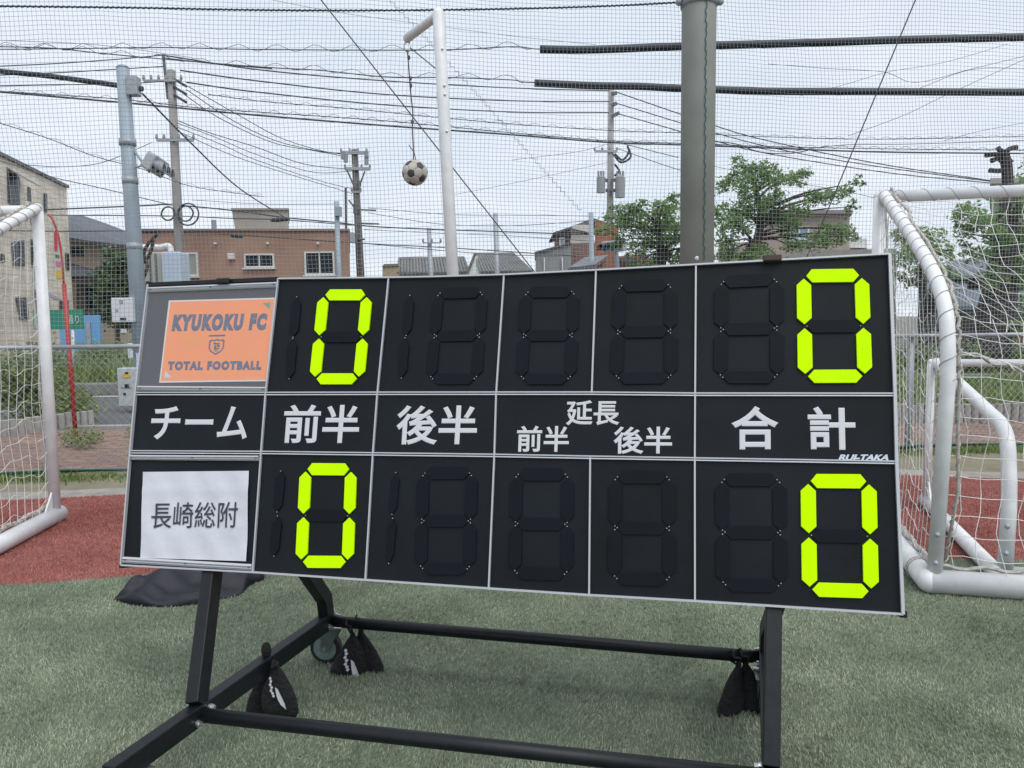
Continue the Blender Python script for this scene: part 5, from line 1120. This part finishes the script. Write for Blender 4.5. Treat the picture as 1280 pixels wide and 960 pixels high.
# ================================================================== TREES
def tree(name, label, trunk, Y, clumps, leafm, nleaf, lsize, r0, group, spread=.5, lim=None):
    tp = [at(x, y, Y) for x, y in trunk]; f = tp[0].copy(); f.z = -.05; t = thing(name, label, 'tree', (f.x, f.y, 0), group)
    path = catmull([f] + tp, 6); n = len(path); rr = [r0 * (1 - .7 * i / (n - 1)) for i in range(n)]; rr[0] *= 1.25
    tr = MB().tube(path, rr, 10).build('trunk', bark, t, smooth=True)
    cs = []; rs_ = []; lm = MB()
    for (x, y, r) in clumps:
        c = at(x, y, Y + random.uniform(-spread, spread)); cs.append(c); R_ = r * 1.12 * Y / FPX; rs_.append(R_)
        cand = [i for i in range(n // 3, n) if path[i].z < c.z + .15] or [n // 3]
        i = min(cand, key=lambda k: (path[k] - c).length + .3 * abs(path[k].z + .4 - c.z)); s = path[i]; mid = s.lerp(c, .5) + Vector((random.gauss(0, .05), random.gauss(0, .05), .08))
        lm.tube(catmull([s, mid, c], 4), [max(.006, min(.03, rr[i] * .5) * (1 - k / 9.5)) for k in range(9)], 6)
        for _ in range(4): 
            d = Vector((random.gauss(0, 1), random.gauss(0, 1), random.gauss(.2, .7))).normalized() * R_ * .95; lm.tube([c - d * .15, c + d], [.008, .003], 4)
            cs.append(c + d * 1.0); rs_.append(R_ * .5)
    lm.build('limbs', bark, t)
    leaves('crown', leafm, cs, rs_, nleaf, lsize, t, .5, .75)
    return t
T1 = [(928, 209, 13), (957, 210, 12), (924, 226, 14), (903, 232, 9), (942, 229, 16), (971, 224, 13), (991, 224, 12), (1006, 216, 8), (942, 252, 16), (971, 249, 15), (919, 264, 15), (905, 275, 14), (954, 270, 18), (977, 274, 17), (1000, 264, 11), (1017, 249, 12), (1029, 246, 10), (1046, 246, 10), (1058, 238, 8), (1072, 229, 7), (1064, 258, 8), (1055, 287, 12), (1035, 287, 12), (1040, 300, 11), (1015, 303, 13), (989, 307, 13), (954, 316, 14), (910, 304, 14), (905, 319, 14), (931, 318, 10), (925, 284, 15), (897, 262, 9), (985, 290, 9), (1066, 296, 8), (935, 340, 14), (980, 335, 14)]
tree('cherry_tree', 'leafy cherry tree with spreading dark limbs before the pinkish house', [(936, 330), (947, 300), (951, 268), (945, 240), (940, 215)], 13.5, T1, leaf_a, 10500, .066, .11, 'leafy street trees')
T2 = [(769, 274, 13), (757, 287, 10), (783, 267, 13), (798, 262, 12), (824, 258, 10), (841, 250, 8), (812, 276, 16), (835, 273, 14), (789, 288, 16), (815, 297, 17), (838, 297, 16), (795, 308, 13), (824, 317, 16), (840, 320, 14), (860, 290, 16), (868, 315, 16), (772, 300, 9), (860, 262, 11), (800, 335, 15), (850, 340, 15)]
tree('leafy_tree', 'bushy green tree half hidden by the thick net pole', [(828, 335), (826, 310), (822, 285), (826, 262)], 14.5, T2, leaf_a, 8500, .068, .09, 'leafy street trees')
BT = [(1215, 268, 16), (1232, 282, 18), (1262, 258, 20), (1278, 300, 24), (1222, 318, 15), (1205, 292, 12), (1250, 300, 17), (1290, 260, 28), (1310, 320, 30), (1300, 220, 22), (1330, 270, 34), (1275, 345, 20), (1290, 380, 20), (1268, 405, 13), (1285, 410, 16), (1238, 345, 13)]
big = tree('old_tree', 'thick-trunked dark old tree behind the larger goal', [(1234, 440), (1243, 400), (1254, 340), (1258, 290), (1262, 248)], 16, BT, leaf_a, 8000, .10, .52, None, .9)
PT = thing('pollarded_tree', 'bare pollarded tree trunk with stubby cut limbs above the grey block', 'tree', at(1258, 430, 30))
MB().tube(catmull([at(1262, 440, 30), at(1260, 300, 30), at(1259, 215, 30), at(1253, 190, 30)], 6), .2, 8).build('trunk', bark, PT)
for P_ in ([(1255, 195), (1243, 193), (1232, 194)], [(1253, 190), (1249, 187), (1247, 184)], [(1257, 205), (1248, 198), (1239, 201)], [(1259, 212), (1247, 214), (1237, 213)], [(1258, 205), (1263, 200), (1264, 203)], [(1255, 192), (1262, 186), (1271, 184)]): MB().tube([at(x, y, 30) for x, y in P_], [.11, .09, .1], 7).build('limb', bark, PT)
cf = [(143, 320, 12), (150, 335, 14), (136, 338, 12), (156, 322, 8), (140, 355, 16), (154, 356, 14), (130, 358, 9), (138, 375, 16), (152, 378, 15), (146, 395, 17), (130, 395, 12), (160, 400, 12)]
tree('evergreen_tree', 'clipped dark evergreen tree before the tan house', [(147, 420), (146, 390), (146, 350)], 24, cf, leaf_b, 3600, .15, .1, None, .4)
# dry winter-bare shrub beside the signal pole
ds = thing('bare_tree', 'bare branched little tree between signal pole and cabinets', 'tree', at(178, 420, 19)); mb = MB(); 
for P_ in ([(178, 440), (177, 360), (176, 320)], [(177, 335), (182, 310), (197, 292)], [(177, 325), (172, 300), (158, 275)], [(177, 330), (187, 318), (192, 300)], [(178, 350), (184, 335), (181, 320)]): mb.tube(catmull([at(x, y, 19) for x, y in P_], 4), .04, 6)
mb.build('branches', bark, ds)
SHR = [(1135, 300, 14), (1152, 296, 12), (1168, 300, 13), (1148, 315, 15), (1175, 318, 12), (1130, 325, 16), (1162, 335, 16), (1185, 345, 12), (1140, 350, 14)]
tree('shrub_tree', 'loose light green young tree beyond the corner of the larger goal', [(1150, 400), (1150, 350), (1152, 310)], 20, SHR, leaf_a, 2200, .13, .07, 'leafy street trees', .6)
gz = thing('garden_shrubs', 'green garden growth behind the fence seen through the goal', 'shrub', at(1180, 470, 15.8))
leaves('foliage', leaf_c, [at(x, 452 + random.uniform(-4, 8), random.uniform(15.6, 17.5)) for x in range(1110, 1330, 14)], [.42] * 16, 3600, .10, gz)
